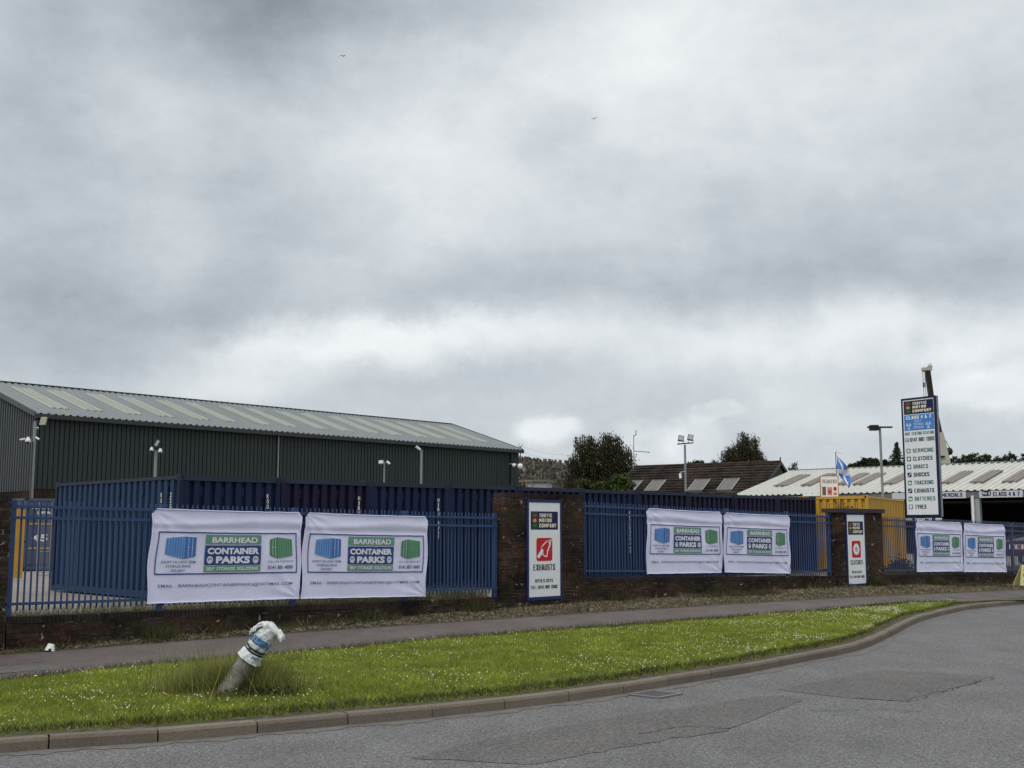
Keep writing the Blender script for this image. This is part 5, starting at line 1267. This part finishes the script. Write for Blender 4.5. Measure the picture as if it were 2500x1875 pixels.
for (u, v, r_), lb in zip(wd, lab):
    tree(u, v, 165+(u % 7), .4, [(0, v+r_*.7, r_, r_*.8), (-r_*.5, v+r_*1.2, r_*.8, r_*.6), (r_*.5, v+r_*1.1, r_*.8, r_*.6), (0, v+r_*1.9, r_*1.3, r_*.7)], lb, M['wood_dark'], .2, 1500, 0, .2, 'woodland_tree', 'trees beyond the garage roof', seed=5)
# undergrowth mass below those crowns
rg_ = np.random.default_rng(5); a = at(2060, 1146, 172); b = at(2620, 1140, 172); n = 14000
C = np.stack([rg_.uniform(a.x, b.x, n), rg_.uniform(168, 176, n), rg_.uniform(1.0, 1, n)], 1); top = a.z+(b.z-a.z)*(C[:, 0]-a.x)/(b.x-a.x)+.9*np.sin(C[:, 0]*.9)*.5+.3; C[:, 2] = rg_.uniform(0, 1, n)**.5*(top-2)+2
V, Fc = leaf_quads(C, .3, rg_); o = link('woodland', np_mesh('woodland', V, Fc, M['wood_dark'])); tag(o, 'dark green mass of undergrowth below the trees beyond the garage', 'wood', kind='stuff')
# ------------------------------------------------------------ hillside with stones
hm = MB(); nxh, nyh = 40, 10; hu0, hu1 = 1180, 1480
def hill_top(u): return interp([(1180,1128),(1262,1133),(1330,1141),(1400,1147),(1480,1156)], u)
Vh = []
for j in range(nyh+1):
    for i in range(nxh+1):
        u = hu0+(hu1-hu0)*i/nxh; f = j/nyh; tp = at(u, hill_top(u), 150); Y = 122+28*f; z = .3+(tp.z-.3)*math.sin(f*math.pi/2); X = (tp.x/150)*Y; Vh.append((X, Y, z+.12*math.sin(i*1.3+j)))
hm.add(Vh, [(j*(nxh+1)+i, j*(nxh+1)+i+1, (j+1)*(nxh+1)+i+1, (j+1)*(nxh+1)+i) for j in range(nyh) for i in range(nxh)], True)
t = MT('hill_scrub', .95, .1); t.col(t.ramp(t.noise(1.6, 6, .8), [(.35, (.035,.035,.026)), (.5, (.075,.07,.05)), (.65, (.14,.13,.095))])); M['hill'] = t.m
hm.build('hillside', M['hill'])['kind'] = 'structure'
hs = empty('stone_rows', (at(1330, 1180, 130).x, 130, .3), 0, 'rows of small grey upright stones crowding the hillside left of the birch', 'stones'); ho = Vector(hs.location)
M['stone'] = brick_mat('grey_stone', [(.05,.047,.04), (.13,.125,.11), (.24,.23,.20), (.08,.072,.062), (.40,.38,.34)], .8, .3)
stones = []
for k in range(1100):
    u = random.uniform(1255, 1412); f = random.random()**.8; tp = at(u, hill_top(u), 150); Y = 122+28*f; X = tp.x/150*Y; z = .3+(tp.z-.3)*math.sin(f*math.pi/2); stones.append((Y, X, z))
stones.sort()
sm = [MB().add([(-a_, -.08, -.2), (a_, -.08, -.2), (a_, .08, -.2), (-a_, .08, -.2), (-a_*b_, -.07, h_), (a_*.8, -.07, h_*.93), (a_*.8, .07, h_*.93), (-a_*b_, .07, h_)], [(0,1,5,4),(1,2,6,5),(2,3,7,6),(3,0,4,7),(4,5,6,7)]).mesh('stone', M['stone']) for a_, b_, h_ in ((.28,.9,.65),(.2,.7,.9),(.38,.8,.5),(.15,.6,1.1),(.32,.5,.6),(.13,.9,.7),(.4,.9,.72))]
rest = MB()
for i, (Y, X, z) in enumerate(stones):
    me = sm[i % 7]; l = Vector((X, Y, z))-ho
    if i < 260: link('stone', me, hs, loc=l, rz=random.uniform(-.6, .6))
    else:
        T = Matrix.Translation(l) @ Matrix.Rotation(random.uniform(-.6, .6), 4, 'Z'); rest.add([T @ v.co for v in me.vertices], [tuple(p.vertices) for p in me.polygons])
o = rest.build('stones', M['stone'], hs); o['kind'] = 'stuff'
rg_ = np.random.default_rng(9); n = 2500; uu = rg_.uniform(1250, 1420, n); C = []
for u in uu:
    f = rg_.uniform(0, 1); tp = at(u, hill_top(u), 150); Y = 122+28*f; C.append((tp.x/150*Y, Y, .3+(tp.z-.3)*math.sin(f*math.pi/2)+rg_.uniform(0, .5)))
V, Fc = leaf_quads(np.array(C), .22, rg_); tag(link('hill_scrub', np_mesh('hill_scrub', V, Fc, M['wood_dark'])), 'dark scrub growing among the stones on the hillside', 'scrub', kind='stuff')
# shed below the hill
a = at(1315, 1187, 105); sh = empty('flat_roof_shed', (a.x, a.y, .4), R(-12), 'small pale flat roofed shed in front of the stony hillside', 'shed'); zt_ = at(1315, 1172, 105).z-.4
MB().box(-1.0, .75, 0, 2.5, 0, zt_-.15).build('wall', painted('shed_pale', (.34, .34, .37), .7, .1), sh)
MB().box(-1.2, .95, -.2, 2.7, zt_-.15, zt_+.03).build('roof', painted('shed_roof', (.16, .155, .14), .8, .2), sh)
MB().box(-.62, -.5, -.02, .02, 0, zt_-.2).build('door', M['galv'], sh)
a = at(1285, 1180, 100); b_ = empty('timber_rail', (a.x, a.y, .4), 0, 'pale timber rail at the foot of the hillside beside the warehouse', 'rail')
MB().bar((-1.2, 0, at(1285, 1175, 100).z-.4), (.5, 0, at(1285, 1174, 100).z-.4), .1).build('rail', painted('pale_timber', (.28, .22, .15), .8, .2), b_)
for x in (-1, 0, .45): MB().box(x-.05, x+.05, 0, .05, 0, at(1285, 1175, 100).z-.4).build('post', tm, b_)
# poles and wires
def pole(u, vt, Y, label, arm=0, r=.09, cat='pole', nm='utility_pole', arms=()):
    a = at(u, vt, Y); root = empty(nm, (a.x, a.y, .4), 0, label, cat); MB().cyl((0, 0, 0), (0, 0, a.z-.4), r, r*.8, 8).build('pole', M['trim'], root)
    for (dz, l0, l1, tz) in arms: MB().bar((l0, 0, a.z-.4-dz), (l1, 0, a.z-.4-dz+tz), .06).build('crossarm', M['trim'], root)
    return root
pole(1270.5, 1089, 140, 'distant utility pole with a forked head beside the warehouse end', arms=((.1, -.17*1.0, .25, .0), (-.05, -.2, -.15, .25), (-.05, .2, .25, .25)), r=.07)
pole(1387, 1141, 120, 'short T-headed pole at the right end of the stony hillside', arms=((0.02, -.16, .16, 0),), r=.05)
pole(1547, 1063, 108, 'tall thin aerial mast right of the big birch, with a side arm', arms=((1.45, 0, 1.5, -.12), (.1, 0, .26, .2), (0, .2, .22, .5)), r=.035, nm='aerial_mast', cat='mast')
pole(1542, 1100, 108, 'shorter thin aerial mast beside the tall one', r=.03, nm='aerial_mast', cat='mast')
pole(1554.5, 1132, 95, 'small finial vent on the left end of the brown roof', r=.05, arms=((.2, -.1, .1, 0),), cat='vent pipe', nm='vent_pipe')
pole(1905, 1116, 88.5, 'dark vent pipe on the right end of the brown roof', r=.06, cat='vent pipe', nm='vent_pipe')
wi = MB()
for (u0, v0, u1, v1) in ((1274, 1090, 1402, 1112), (1240, 1084, 1274, 1088), (1272, 1104, 1402, 1124)):
    a = at(u0, v0, 140); b = at(u1, v1, 115)
    for k in range(8):
        p = a.lerp(b, k/8); q = a.lerp(b, (k+1)/8); s0_ = -.25*math.sin(math.pi*k/8); s1_ = -.25*math.sin(math.pi*(k+1)/8); wi.cyl(p+Vector((0, 0, s0_)), q+Vector((0, 0, s1_)), .012, .012, 4, False, False)
tag(wi.build('overhead_wires', M['galv']), 'thin overhead wires sloping from the far pole toward the tall birch', 'wires')
# ------------------------------------------------------------ gulls
def gull(u, v, Y, label, roll, yaw, s=1.0):
    a = at(u, v, Y); root = empty('gull', a, R(yaw), label, 'bird', 'gulls in the sky'); mg = plain('gull_grey', (.10, .105, .115), .8) if 'gull_grey' not in bpy.data.materials else bpy.data.materials['gull_grey']
    b = MB(); b.sphere((0, 0, 0), .1*s, 8, (2.1, .8, .8)); b.sphere((.22*s, 0, .02), .055*s, 7); b.add([(-.18*s, -.03, 0), (-.18*s, .03, 0), (-.36*s, .07*s, 0), (-.36*s, -.07*s, 0)], [(0,1,2,3)]); b.build('body', mg, root)
    for sy in (-1, 1):
        w_ = MB(); zt1 = .16*s*(1+roll*sy); ch = [(0, .0, .16), (.28, zt1, .17), (.62, zt1*.6, .07)]
        for y, z, c in ch: w_.v += [(c*.6*s-.02*y, sy*y*s, z), (-c*.5*s-.12*y*s, sy*y*s, z-.01), ((c*.1)*s-.05*y*s, sy*y*s, z+.02)]
        for i in range(2):
            k = 3*i; w_.f += [[k, k+3, k+5, k+2], [k+2, k+5, k+4, k+1], [k+1, k+4, k+3, k]]; w_.sm += [True]*3
        w_.build('wing', mg, root)
gull(838, 137, 150, 'gull flying high in the upper left sky', .5, 60, .75)
gull(1451, 290, 150, 'gull gliding in the middle of the sky, right of the other', -.5, 75, .75)
# ------------------------------------------------------------ A-board at the right edge
a = ground(2485, 1429, .2); ab = empty('a_board', (a.x+.25, a.y, .2), R(14), 'pale yellow A-board with black lettering and arrow at the right edge', 'sign board')
yb = painted('pale_yellow_board', (.60, .55, .26), .6, .08)
Yb = a.y; hB = .62; tl = .10
mb = MB(); q = [(-.30, -.12, 0), (.42, -.12, 0), (.42, .0, hB), (-.10, .0, hB)]; q2 = [(x, y+.02, z) for x, y, z in q]
mb.add(q+q2, [(0,1,2,3),(7,6,5,4),(0,4,5,1),(1,5,6,2),(2,6,7,3),(3,7,4,0)]); mb.build('front_panel', yb, ab)
mb = MB(); q = [(-.30, .22, 0), (.42, .22, 0), (.42, .03, hB), (-.10, .03, hB)]; q2 = [(x, y+.02, z) for x, y, z in q]; mb.add(q+q2, [(0,1,2,3),(7,6,5,4),(0,4,5,1),(1,5,6,2),(2,6,7,3),(3,7,4,0)]); mb.build('rear_panel', yb, ab)
Sb = lambda x, z, l: (x, -.12+.12*z/hB-.004-l, z); P = Print(Sb)
block_text(P, 'WE ARE', -.08, .36, .40, .50, M['black_letter'], ab, .002, .2); block_text(P, 'OPEN', -.12, .30, .25, .36, M['black_letter'], ab, .002, .2)
P.multi([[(-.16, .13), (-.05, .07), (-.05, .10), (.25, .10), (.25, .16), (-.05, .16), (-.05, .20)]], M['black_letter'], ab, .002, 'arrow')
# ------------------------------------------------------------ leaning stump post with sack
gp0 = ground(530, 1697, .14); tipp = at(659, 1534, gp0.y-.02)
A0 = gp0+Vector((0, 0, -.12)); ax = (tipp-A0); AL = ax.length; axn = ax.normalized()
st = empty('leaning_post', gp0, 0, 'broken grey concrete post leaning to the right in long grass', 'post')
side = Vector((0, 1, 0)); side = (side-axn*side.dot(axn)).normalized(); oth = axn.cross(side)
def tube(name, prof, mat, root, n=20, noisef=None, off=Vector((0,0,0))):
    mb = MB(); V = []
    for (s_, r_, cx, cy) in prof:
        for i in range(n):
            a_ = 2*math.pi*i/n; rr = r_*(1+(noisef(s_, a_) if noisef else 0)); V.append(A0-gp0+axn*(s_*AL)+oth*(cx+rr*math.cos(a_))+side*(cy+rr*math.sin(a_)))
    Fs = [(j*n+i, j*n+(i+1) % n, (j+1)*n+(i+1) % n, (j+1)*n+i) for j in range(len(prof)-1) for i in range(n)]
    mb.add(V, Fs, True); mb.add(V[-n:], [tuple(range(n))]); return mb.build(name, mat, root)
t = MT('weathered_concrete_post', .85, .2); c = t.mix(t.ramp(t.noise(3.5, 6, .7, stretch=(1,1,.8)), [(.4, (0,0,0)), (.62, (1,1,1))]), (.33, .32, .295), (.15, .13, .12))
t.col(t.mix(1.0, c, t.ramp(t.noise(45, 3), [(.3, (.8,.8,.8)), (.7, (1.2,1.2,1.2))]), 'MULTIPLY')); t.bump(t.noise(30, 5, .7), .4, .008)
tube('post_shaft', [(0, .115, 0, 0), (.15, .110, 0, 0), (.35, .107, 0, 0), (.55, .103, 0, 0), (.72, .10, 0, 0), (.9, .098, 0, 0)], t.m, st)
t = MT('woven_sack', .6, .3); t.col(t.mix(t.noise(14, 5, .7), (.52, .55, .54), (.72, .73, .72))); t.bump(t.noise(12, 4, .5, dist=2.0), .7, .03); M['sack'] = t.m
sk = empty('sack', gp0+axn*(.55*AL)+Vector((0,0,-.1)), 0, 'white plastic sack with blue print, corded over the top of the leaning post', 'sack')
dlt = gp0-Vector(sk.location)
def tube2(name, prof, mat, root, nf, n=44, closed=True):
    mb = MB(); V = []
    for (s_, r_, cx, cy) in prof:
        for i in range(n):
            a_ = 2*math.pi*i/n; rr = r_*(1+nf(s_, a_)); V.append(dlt+A0-gp0+axn*(s_*AL)+oth*(cx+rr*math.cos(a_))+side*(cy+rr*math.sin(a_)))
    Fs = [(j*n+i, j*n+(i+1) % n, (j+1)*n+(i+1) % n, (j+1)*n+i) for j in range(len(prof)-1) for i in range(n)]
    mb.add(V, Fs, True)
    if closed: mb.add(V[-n:], [tuple(range(n))], True)
    return mb.build(name, mat, root)
wr_ = lambda s_, a_: .035*math.sin(a_*9+s_*30)+.035*math.sin(a_*5-s_*75+1)+.022*math.sin(a_*14+s_*50)+.02*math.sin(s_*160+a_*3)
prof = []
for i in range(34):
    s_ = .60+i*.0125; x = i/33
    r_ = .120-.010*x
    if i < 6: r_ += .020*(1-i/6)
    if 8 <= i <= 12: r_ = .103
    if i > 26: r_ *= 1-.12*(i-26)/7
    bend = max(0, (x-.68))**1.5*.25
    prof.append((s_, r_, -bend*0.4, 0))
tube2('sack_body', prof, M['sack'], sk, wr_)
# loose flopped top of the sack
fm = MB(); cT = dlt+A0-gp0+axn*(1.02*AL); Vf = []; nf_, mf = 26, 8
for i in range(nf_+1):
    t_ = i/nf_; 
    for j in range(mf+1):
        w_ = (j/mf-.5)*.20; x = -.21+.34*t_; z = .060*math.sin(math.pi*min(1, t_*.9+.12))-.015-.10*max(0, t_-.55)**1.2*2 - .04*max(0, .3-t_)*3
        Vf.append(cT+Vector((x+.012*math.sin(j*2.1+i*.7), w_*(1-.25*abs(t_-.5)), z+.014*math.sin(i*.9+j*1.7)+.010*math.sin(i*2.1-j)-.9*w_*w_)))
fm.add(Vf, [(i*(mf+1)+j, (i+1)*(mf+1)+j, (i+1)*(mf+1)+j+1, i*(mf+1)+j+1) for i in range(nf_) for j in range(mf)], True)
lowr = [p+Vector((0, 0, -.035)) for p in Vf]; fm.add(lowr, [(i*(mf+1)+j, i*(mf+1)+j+1, (i+1)*(mf+1)+j+1, (i+1)*(mf+1)+j) for i in range(nf_) for j in range(mf)], True)
for edge in ([i*(mf+1) for i in range(nf_+1)], [i*(mf+1)+mf for i in range(nf_+1)], list(range(mf+1)), [nf_*(mf+1)+j for j in range(mf+1)]):
    k = len(fm.v); fm.v += [tuple(Vf[e_]) for e_ in edge]+[tuple(lowr[e_]) for e_ in edge]; m_ = len(edge)
    fm.f += [[k+i, k+i+1, k+m_+i+1, k+m_+i] for i in range(m_-1)]; fm.sm += [True]*(m_-1)
fm.build('folded_top', M['sack'], sk)
for s_ in (.705, .735): tube2('cord', [(s_-.010, .108, 0, 0), (s_, .116, 0, 0), (s_+.010, .108, 0, 0)], M['dark'], sk, lambda s, a: .02*math.sin(a*3))
# print wrapped on the sack (camera side is -side... angle measured about the axis)
def wrap_text(s_str, s0_, s1_, a0, a1, mat, bold=.03):
    V, Fs = txt(s_str, bold); mb = MB(); P_ = []
    for x, y in V:
        a_ = a0+(a1-a0)*x; s_ = s0_+(s1_-s0_)*y; rr = .120*(1+wr_(s_, a_))+.006; P_.append(dlt+A0-gp0+axn*(s_*AL)+oth*(rr*math.cos(a_))+side*(rr*math.sin(a_)))
    mb.add(P_, Fs); mb.build('lettering', mat, sk)
ib = plain('sack_print_blue', (.05, .17, .36), .6)
aL, aR = math.pi*1.0, math.pi*2.0
if oth.x < 0: aL, aR = math.pi*2.0, math.pi*1.0
wrap_text('TESEN', .80, .88, aL+(aR-aL)*.12, aL+(aR-aL)*.88, ib, .05)
wrap_text('.JOI', .635, .69, aL+(aR-aL)*.5, aL+(aR-aL)*.9, plain('sack_print_grey', (.13, .22, .28), .6), .01)
# ------------------------------------------------------------ grass, flowers, weeds (numpy)
A = np.array([tuple(p) for p in vergeA]); B = np.array([tuple(p) for p in vergeB])
def strip_points(A, B, n, rg_, lo=0, hi=1, dens=None):
    w = np.linalg.norm(B-A, axis=1); seg = np.linalg.norm(np.diff(A, axis=0), axis=1)*(w[1:]+w[:-1])/2
    if dens is not None:
        mid_ = (A[1:]+A[:-1])/2; seg = seg*dens(mid_)
    p = seg/seg.sum(); i = rg_.choice(len(p), n, p=p); f = rg_.random(n)[:, None]; t_ = rg_.uniform(lo, hi, n)[:, None]
    a = A[i]*(1-f)+A[i+1]*f; b = B[i]*(1-f)+B[i+1]*f; q = a*(1-t_)+b*t_; q[:, 2] += .03*np.sin(np.pi*t_[:, 0]); return q, t_[:, 0]
def blades(P0, h, w, rg_, lean=.5, tri=True, bias=(0, 0)):
    n = len(P0); a = rg_.uniform(0, 6.283, n); d = np.stack([np.cos(a), np.sin(a), np.zeros(n)], 1)*(w/2)[:, None]
    ln = rg_.normal(size=(n, 2))*lean+np.array(bias); tip = P0+np.stack([ln[:, 0]*h, ln[:, 1]*h, h], 1)
    V = np.stack([P0-d, P0+d, tip], 1).reshape(-1, 3); return V, np.arange(3*n).reshape(-1, 3)
near = lambda m_: 1/np.maximum(10, np.hypot(m_[:, 0], m_[:, 1]))**1.0
vis = lambda q: (np.abs(q[:, 0]/q[:, 1]) < .62)
rg_ = np.random.default_rng(11)
q, t_ = strip_points(A, B, 330000, rg_, 0, 1, near)
lump = np.sin(q[:, 0]*1.3+q[:, 1]*.7)*np.sin(q[:, 1]*1.9-q[:, 0]*.5)
q[:, 2] -= .01
h = rg_.uniform(.022, .06, len(q))*(1+.30*lump)*np.where(t_ < .05, .8, 1); V, Fc = blades(q, h, rg_.uniform(.006, .012, len(q)), rg_, .55)
go = link('grass', np_mesh('grass', V, Fc, M['grass'])); tag(go, 'short green grass of the verge between kerb and footpath', 'grass', kind='stuff')
# edge grass darker/longer tufts by the kerb margin and path edge
q, t_ = strip_points(A, B, 9000, rg_, .0, .06, near); V, Fc = blades(q, rg_.uniform(.03, .08, len(q)), rg_.uniform(.006, .012, len(q)), rg_, .6)
q2, _ = strip_points(A, B, 9000, rg_, .97, 1.015, near); V2, F2_ = blades(q2, rg_.uniform(.04, .11, len(q2)), rg_.uniform(.005, .01, len(q2)), rg_, .5)
tag(link('edge_grass', np_mesh('edge_grass', np.concatenate([V, V2]), np.concatenate([Fc, F2_+len(V)]), M['weed'])), 'darker ragged grass along both edges of the verge', 'grass', kind='stuff')
# clover flowers in drifts
q, t_ = strip_points(A, B, 14000, rg_, .03, .98)
dr = np.sin(q[:, 0]*2.1+1.3*np.sin(q[:, 1]*1.1))*np.sin(q[:, 1]*1.7+q[:, 0]*.8)+.6*np.sin(q[:, 0]*.7+q[:, 1]*2.9)+.55*np.exp(-((t_-.12)/.1)**2)+.3*np.exp(-((t_-.7)/.15)**2)
keep = (rg_.random(len(q)) < np.clip(.10+.30*(dr), .04, .55))&vis(q); q = q[keep]; q[:, 2] += rg_.uniform(.04, .085, len(q)); n = len(q)
oc = np.array([(1,0,0),(-1,0,0),(0,1,0),(0,-1,0),(0,0,1),(0,0,-.8)]); of = np.array([(0,2,4),(2,1,4),(1,3,4),(3,0,4),(2,0,5),(1,2,5),(3,1,5),(0,3,5)])
rr = rg_.uniform(.0045, .0115, n)[:, None, None]; V = (q[:, None, :]+oc[None]*rr).reshape(-1, 3); Fc = (of[None]+6*np.arange(n)[:, None, None]).reshape(-1, 3)
tag(link('clover_flowers', np_mesh('clover_flowers', V, Fc, M['clover'])), 'small white clover heads scattered in drifts over the verge', 'flowers', kind='stuff')
for i, (u, v) in enumerate(((87,1650),(632,1603),(590,1642))):
    p = ground(u, v, .3 if i else .2); f = empty('dandelion', (p.x, p.y, .13), 0, ['lone yellow flower on the far left of the verge', 'yellow flower beside the upper end of the post shaft', 'yellow flower at the foot of the leaning post'][i], 'flower')
    MB().sphere((0, 0, p.z-.13), .022, 8, (1, 1, .4)).build('flower_head', M['yellow_flower'], f); MB().cyl((0, 0, 0), (0, 0, p.z-.13), .003, n=4).build('stem', M['weed'], f)
# long tuft round the post
n = 16000; c = np.array([gp0.x, gp0.y, .13]); sp = rg_.normal(size=(n, 2))*np.array([.29, .20]); P0 = np.zeros((n, 3)); P0[:, 0] = c[0]+.05+sp[:, 0]; P0[:, 1] = c[1]+.12+sp[:, 1]; P0[:, 2] = .12
m3 = rg_.random(n) < .4; P0[m3, 0] = c[0]+.36+rg_.normal(size=m3.sum())*.15; P0[m3, 1] = c[1]+.16+rg_.normal(size=m3.sum())*.12; sp[m3] *= .3
rd = np.hypot((sp[:, 0])/.42, sp[:, 1]/.30); h = rg_.uniform(.14, .46, n)*np.exp(-rd*.42)+.03
infront = P0[:, 1] < c[1]-.05; h = np.where(infront, h*.35, h)
V, Fc = blades(P0, h, rg_.uniform(.004, .009, n), rg_, .35, bias=(-.12, 0))
n = 900; P0 = np.zeros((n, 3)); P0[:, 0] = c[0]+rg_.normal(size=n)*.42+.05; P0[:, 1] = c[1]+.3+rg_.normal(size=n)*.25; P0[:, 2] = .12; V2, F2_ = blades(P0, rg_.uniform(.3, .62, n), np.full(n, .007), rg_, .3)
tag(link('long_grass_tuft', np_mesh('long_grass_tuft', np.concatenate([V, V2]), np.concatenate([Fc, F2_+len(V)]), M['tall_grass'])), 'tuft of long uncut grass round the leaning post', 'grass', kind='stuff')
n = 1400; P0 = np.zeros((n, 3)); P0[:, 0] = c[0]+.42+rg_.normal(size=n)*.17; P0[:, 1] = c[1]+.02+rg_.normal(size=n)*.10; P0[:, 2] = .12+rg_.uniform(0, .10, n)
V, Fc = leaf_quads(P0, .022, rg_, .7); tag(link('dock_weeds', np_mesh('dock_weeds', V, Fc, M['weed'])), 'dark broad leaved weeds under the leaning post', 'weeds', kind='stuff')
# debris, dead stalks, weeds on the dirt strip
A2 = np.array([tuple(p) for p in dirtA]); B2 = np.array([tuple(p) for p in dirtB])
q, t_ = strip_points(A2, B2, 42000, rg_, .05, 1.0, near); q[:, 2] += .005
V, Fc = blades(q, rg_.uniform(.012, .045, len(q)), rg_.uniform(.008, .026, len(q)), rg_, 2.4)
q2, t2 = strip_points(A2, B2, 26000, rg_, .55, 1.0, near); cl = np.sin(q2[:, 0]*2.3)*np.sin(q2[:, 1]*1.7+q2[:, 0])+.5*np.sin(q2[:, 0]*5.1); k = rg_.random(len(q2)) < np.clip(.1+.5*cl, .03, .9); q2 = q2[k]; cl = cl[k]
V2, F2_ = blades(q2, rg_.uniform(.05, .15, len(q2))*(1+.5*np.clip(cl, 0, 1)), rg_.uniform(.005, .011, len(q2)), rg_, .5)
tag(link('dead_stalks', np_mesh('dead_stalks', np.concatenate([V, V2]), np.concatenate([Fc, F2_+len(V)]), M['dry'])), 'dead stalks and leaf litter along the foot of the wall', 'litter', kind='stuff')
q, t_ = strip_points(A2, B2, 46000, rg_, .45, 1.0, near); cl = np.sin(q[:, 0]*1.1+2)*np.sin(q[:, 1]*1.3-q[:, 0]*.7); q = q[(cl > .25)]
wk = [(F1, 2.3, .07), (F1, 3.4, .03), (F1, 6.4, .05), (F1, 9.2, .09), (F2, 1.0, .05), (F2, 4.3, .06), (F2, 8.2, .05), (F2, 10.9, .09), (F2, 14, .06), (F2, 19, .08)]
ex = []
for fr, x, s_ in wk:
    k_ = int(14000*s_); ex.append(np.stack([fr.o.x+fr.d.x*(x+rg_.normal(size=k_)*.22)-fr.n.x*(.16+np.abs(rg_.normal(size=k_))*.08), fr.o.y+fr.d.y*(x+rg_.normal(size=k_)*.22)-fr.n.y*(.16+np.abs(rg_.normal(size=k_))*.08), np.full(k_, (zbase1(x) if fr is F1 else zbase2(x))-.01)], 1))
ex = np.concatenate(ex); hq = np.concatenate([rg_.uniform(.03, .13, len(q)), rg_.uniform(.08, .34, len(ex))]); q = np.concatenate([q, ex])
V, Fc = blades(q, hq, rg_.uniform(.006, .013, len(q)), rg_, .5)
tag(link('wall_weeds', np_mesh('wall_weeds', V, Fc, M['weed'])), 'green weeds sprouting at the wall foot', 'weeds', kind='stuff')
# grass behind the railings
P0 = []
for fr, x0, x1, ct, yy_ in ((F1, 0, 9.9, ct1, 1.3), (F2, 0, 9.2, ct2, 1.0), (F2, 11.5, 24, ct3, 1.0)):
    m_ = 15000; x = rg_.uniform(x0, x1, m_); y = .14+np.abs(rg_.normal(size=m_))*yy_*.35
    P0.append(np.stack([fr.o.x+fr.d.x*x+fr.n.x*y, fr.o.y+fr.d.y*x+fr.n.y*y, np.full(m_, .42)], 1))
P0 = np.concatenate(P0); V, Fc = blades(P0, rg_.uniform(.10, .40, len(P0)), rg_.uniform(.006, .013, len(P0)), rg_, .4)
tag(link('fence_grass', np_mesh('fence_grass', V, Fc, leafmat('pale_rank_grass', [(0, (.05,.06,.02)), (.5, (.13,.15,.055)), (1, (.33,.30,.19))], .4, .25, 1.5))), 'rank pale grass and weeds growing behind the railings', 'grass', kind='stuff')
# earth bank behind the railings
bk = MB()
for fr, x0, x1 in ((F1, 0, 9.9), (F2, 0, 9.2), (F2, 11.5, 24)):
    bk.add([fr.w(x0, .115, .47), fr.w(x1, .115, .47), fr.w(x1, 1.0, .43), fr.w(x0, 1.0, .43)], [(0,1,2,3)])
o = bk.build('yard_edge', M['dirt']); o['kind'] = 'structure'
bs = F2.hit(2190, 1392, .6); 
tree(2192, 1372, 35.6, .42, [(0,1386,22,12),(-18,1392,14,8),(16,1393,16,8)], 'dark low bush behind the railings right of the clutches pier', M['wood_dark'], .05, 1500, 0, .03, 'bush', cat='bush')
# litter
def litter(u, v, z, s_, label, k=0, grp='scraps of litter along the wall foot'):
    p = ground(u, v, z); root = MB(); rr = random.Random(k); n = 7
    ring_ = [(s_*math.cos(6.28*i/n)*rr.uniform(.6, 1.2), s_*.7*math.sin(6.28*i/n)*rr.uniform(.6, 1.2), rr.uniform(0, .3)*s_) for i in range(n)]
    root.add(ring_+[(0, 0, s_*.55)], [(i, (i+1) % n, n) for i in range(n)]); root.add([(x, y, z_-.004) for x, y, z_ in ring_], [tuple(reversed(range(n)))])
    tag(root.build('litter', M['white_plastic'], loc=tuple(p+Vector((0,0,.01)))), label, 'litter', grp)
o = ground(121, 1589, .14)
cp = empty('crumpled_cup', o, .4, 'crumpled white paper cup lying at the left foot of the wall', 'cup')
MB().cyl((0, 0, .0), (.02, .01, .10), .075, .045, 9).build('cup_body', M['white_plastic'], cp); MB().cyl((0.0, -.06, .02), (0, -.075, .02), .022, n=7).build('torn_hole', M['dark'], cp)
for i, (u, v, s_, lb) in enumerate(((594,1544,.045,'pale wrapper on the verge of dirt behind the sack'), (968,1502,.03,'white scrap nearest the left side of the exhausts pier'), (1098,1508,.05,'white scrap a little left of the exhausts pier foot'), (1120,1503,.035,'small pale scrap beside the larger one left of the pier'), (1155,1502,.06,'long white scrap close to the left foot of the exhausts pier'), (1434,1477,.05,'white scrap just right of the exhausts pier'),
    (1556,1447,.05,'white scrap high on the dirt under the third banner'), (1577,1470,.04,'flat white scrap under the left of the third banner'), (1618,1472,.04,'white scrap under the middle of the third banner'), (1743,1461,.055,'white scrap below the gap between third and fourth banners'), (1896,1453,.05,'white scrap below the right end of the fourth banner'), (2012,1448,.06,'white scrap left of the clutches pier'), (2018,1452,.05,'second scrap left of the clutches pier, lower one'),
    (2320,1440,.05,'white scrap below the fifth banner'), (2400,1430,.06,'white scrap below the gap of the last two banners'), (2408,1428,.05,'round white scrap at the foot of the rightmost wall'), (1163,1498,.03,'tiny pale scrap by the left foot of the exhausts pier'))):
    litter(u, v, max(.15, interp(ZB, u)-.02), s_*.8, lb, i)
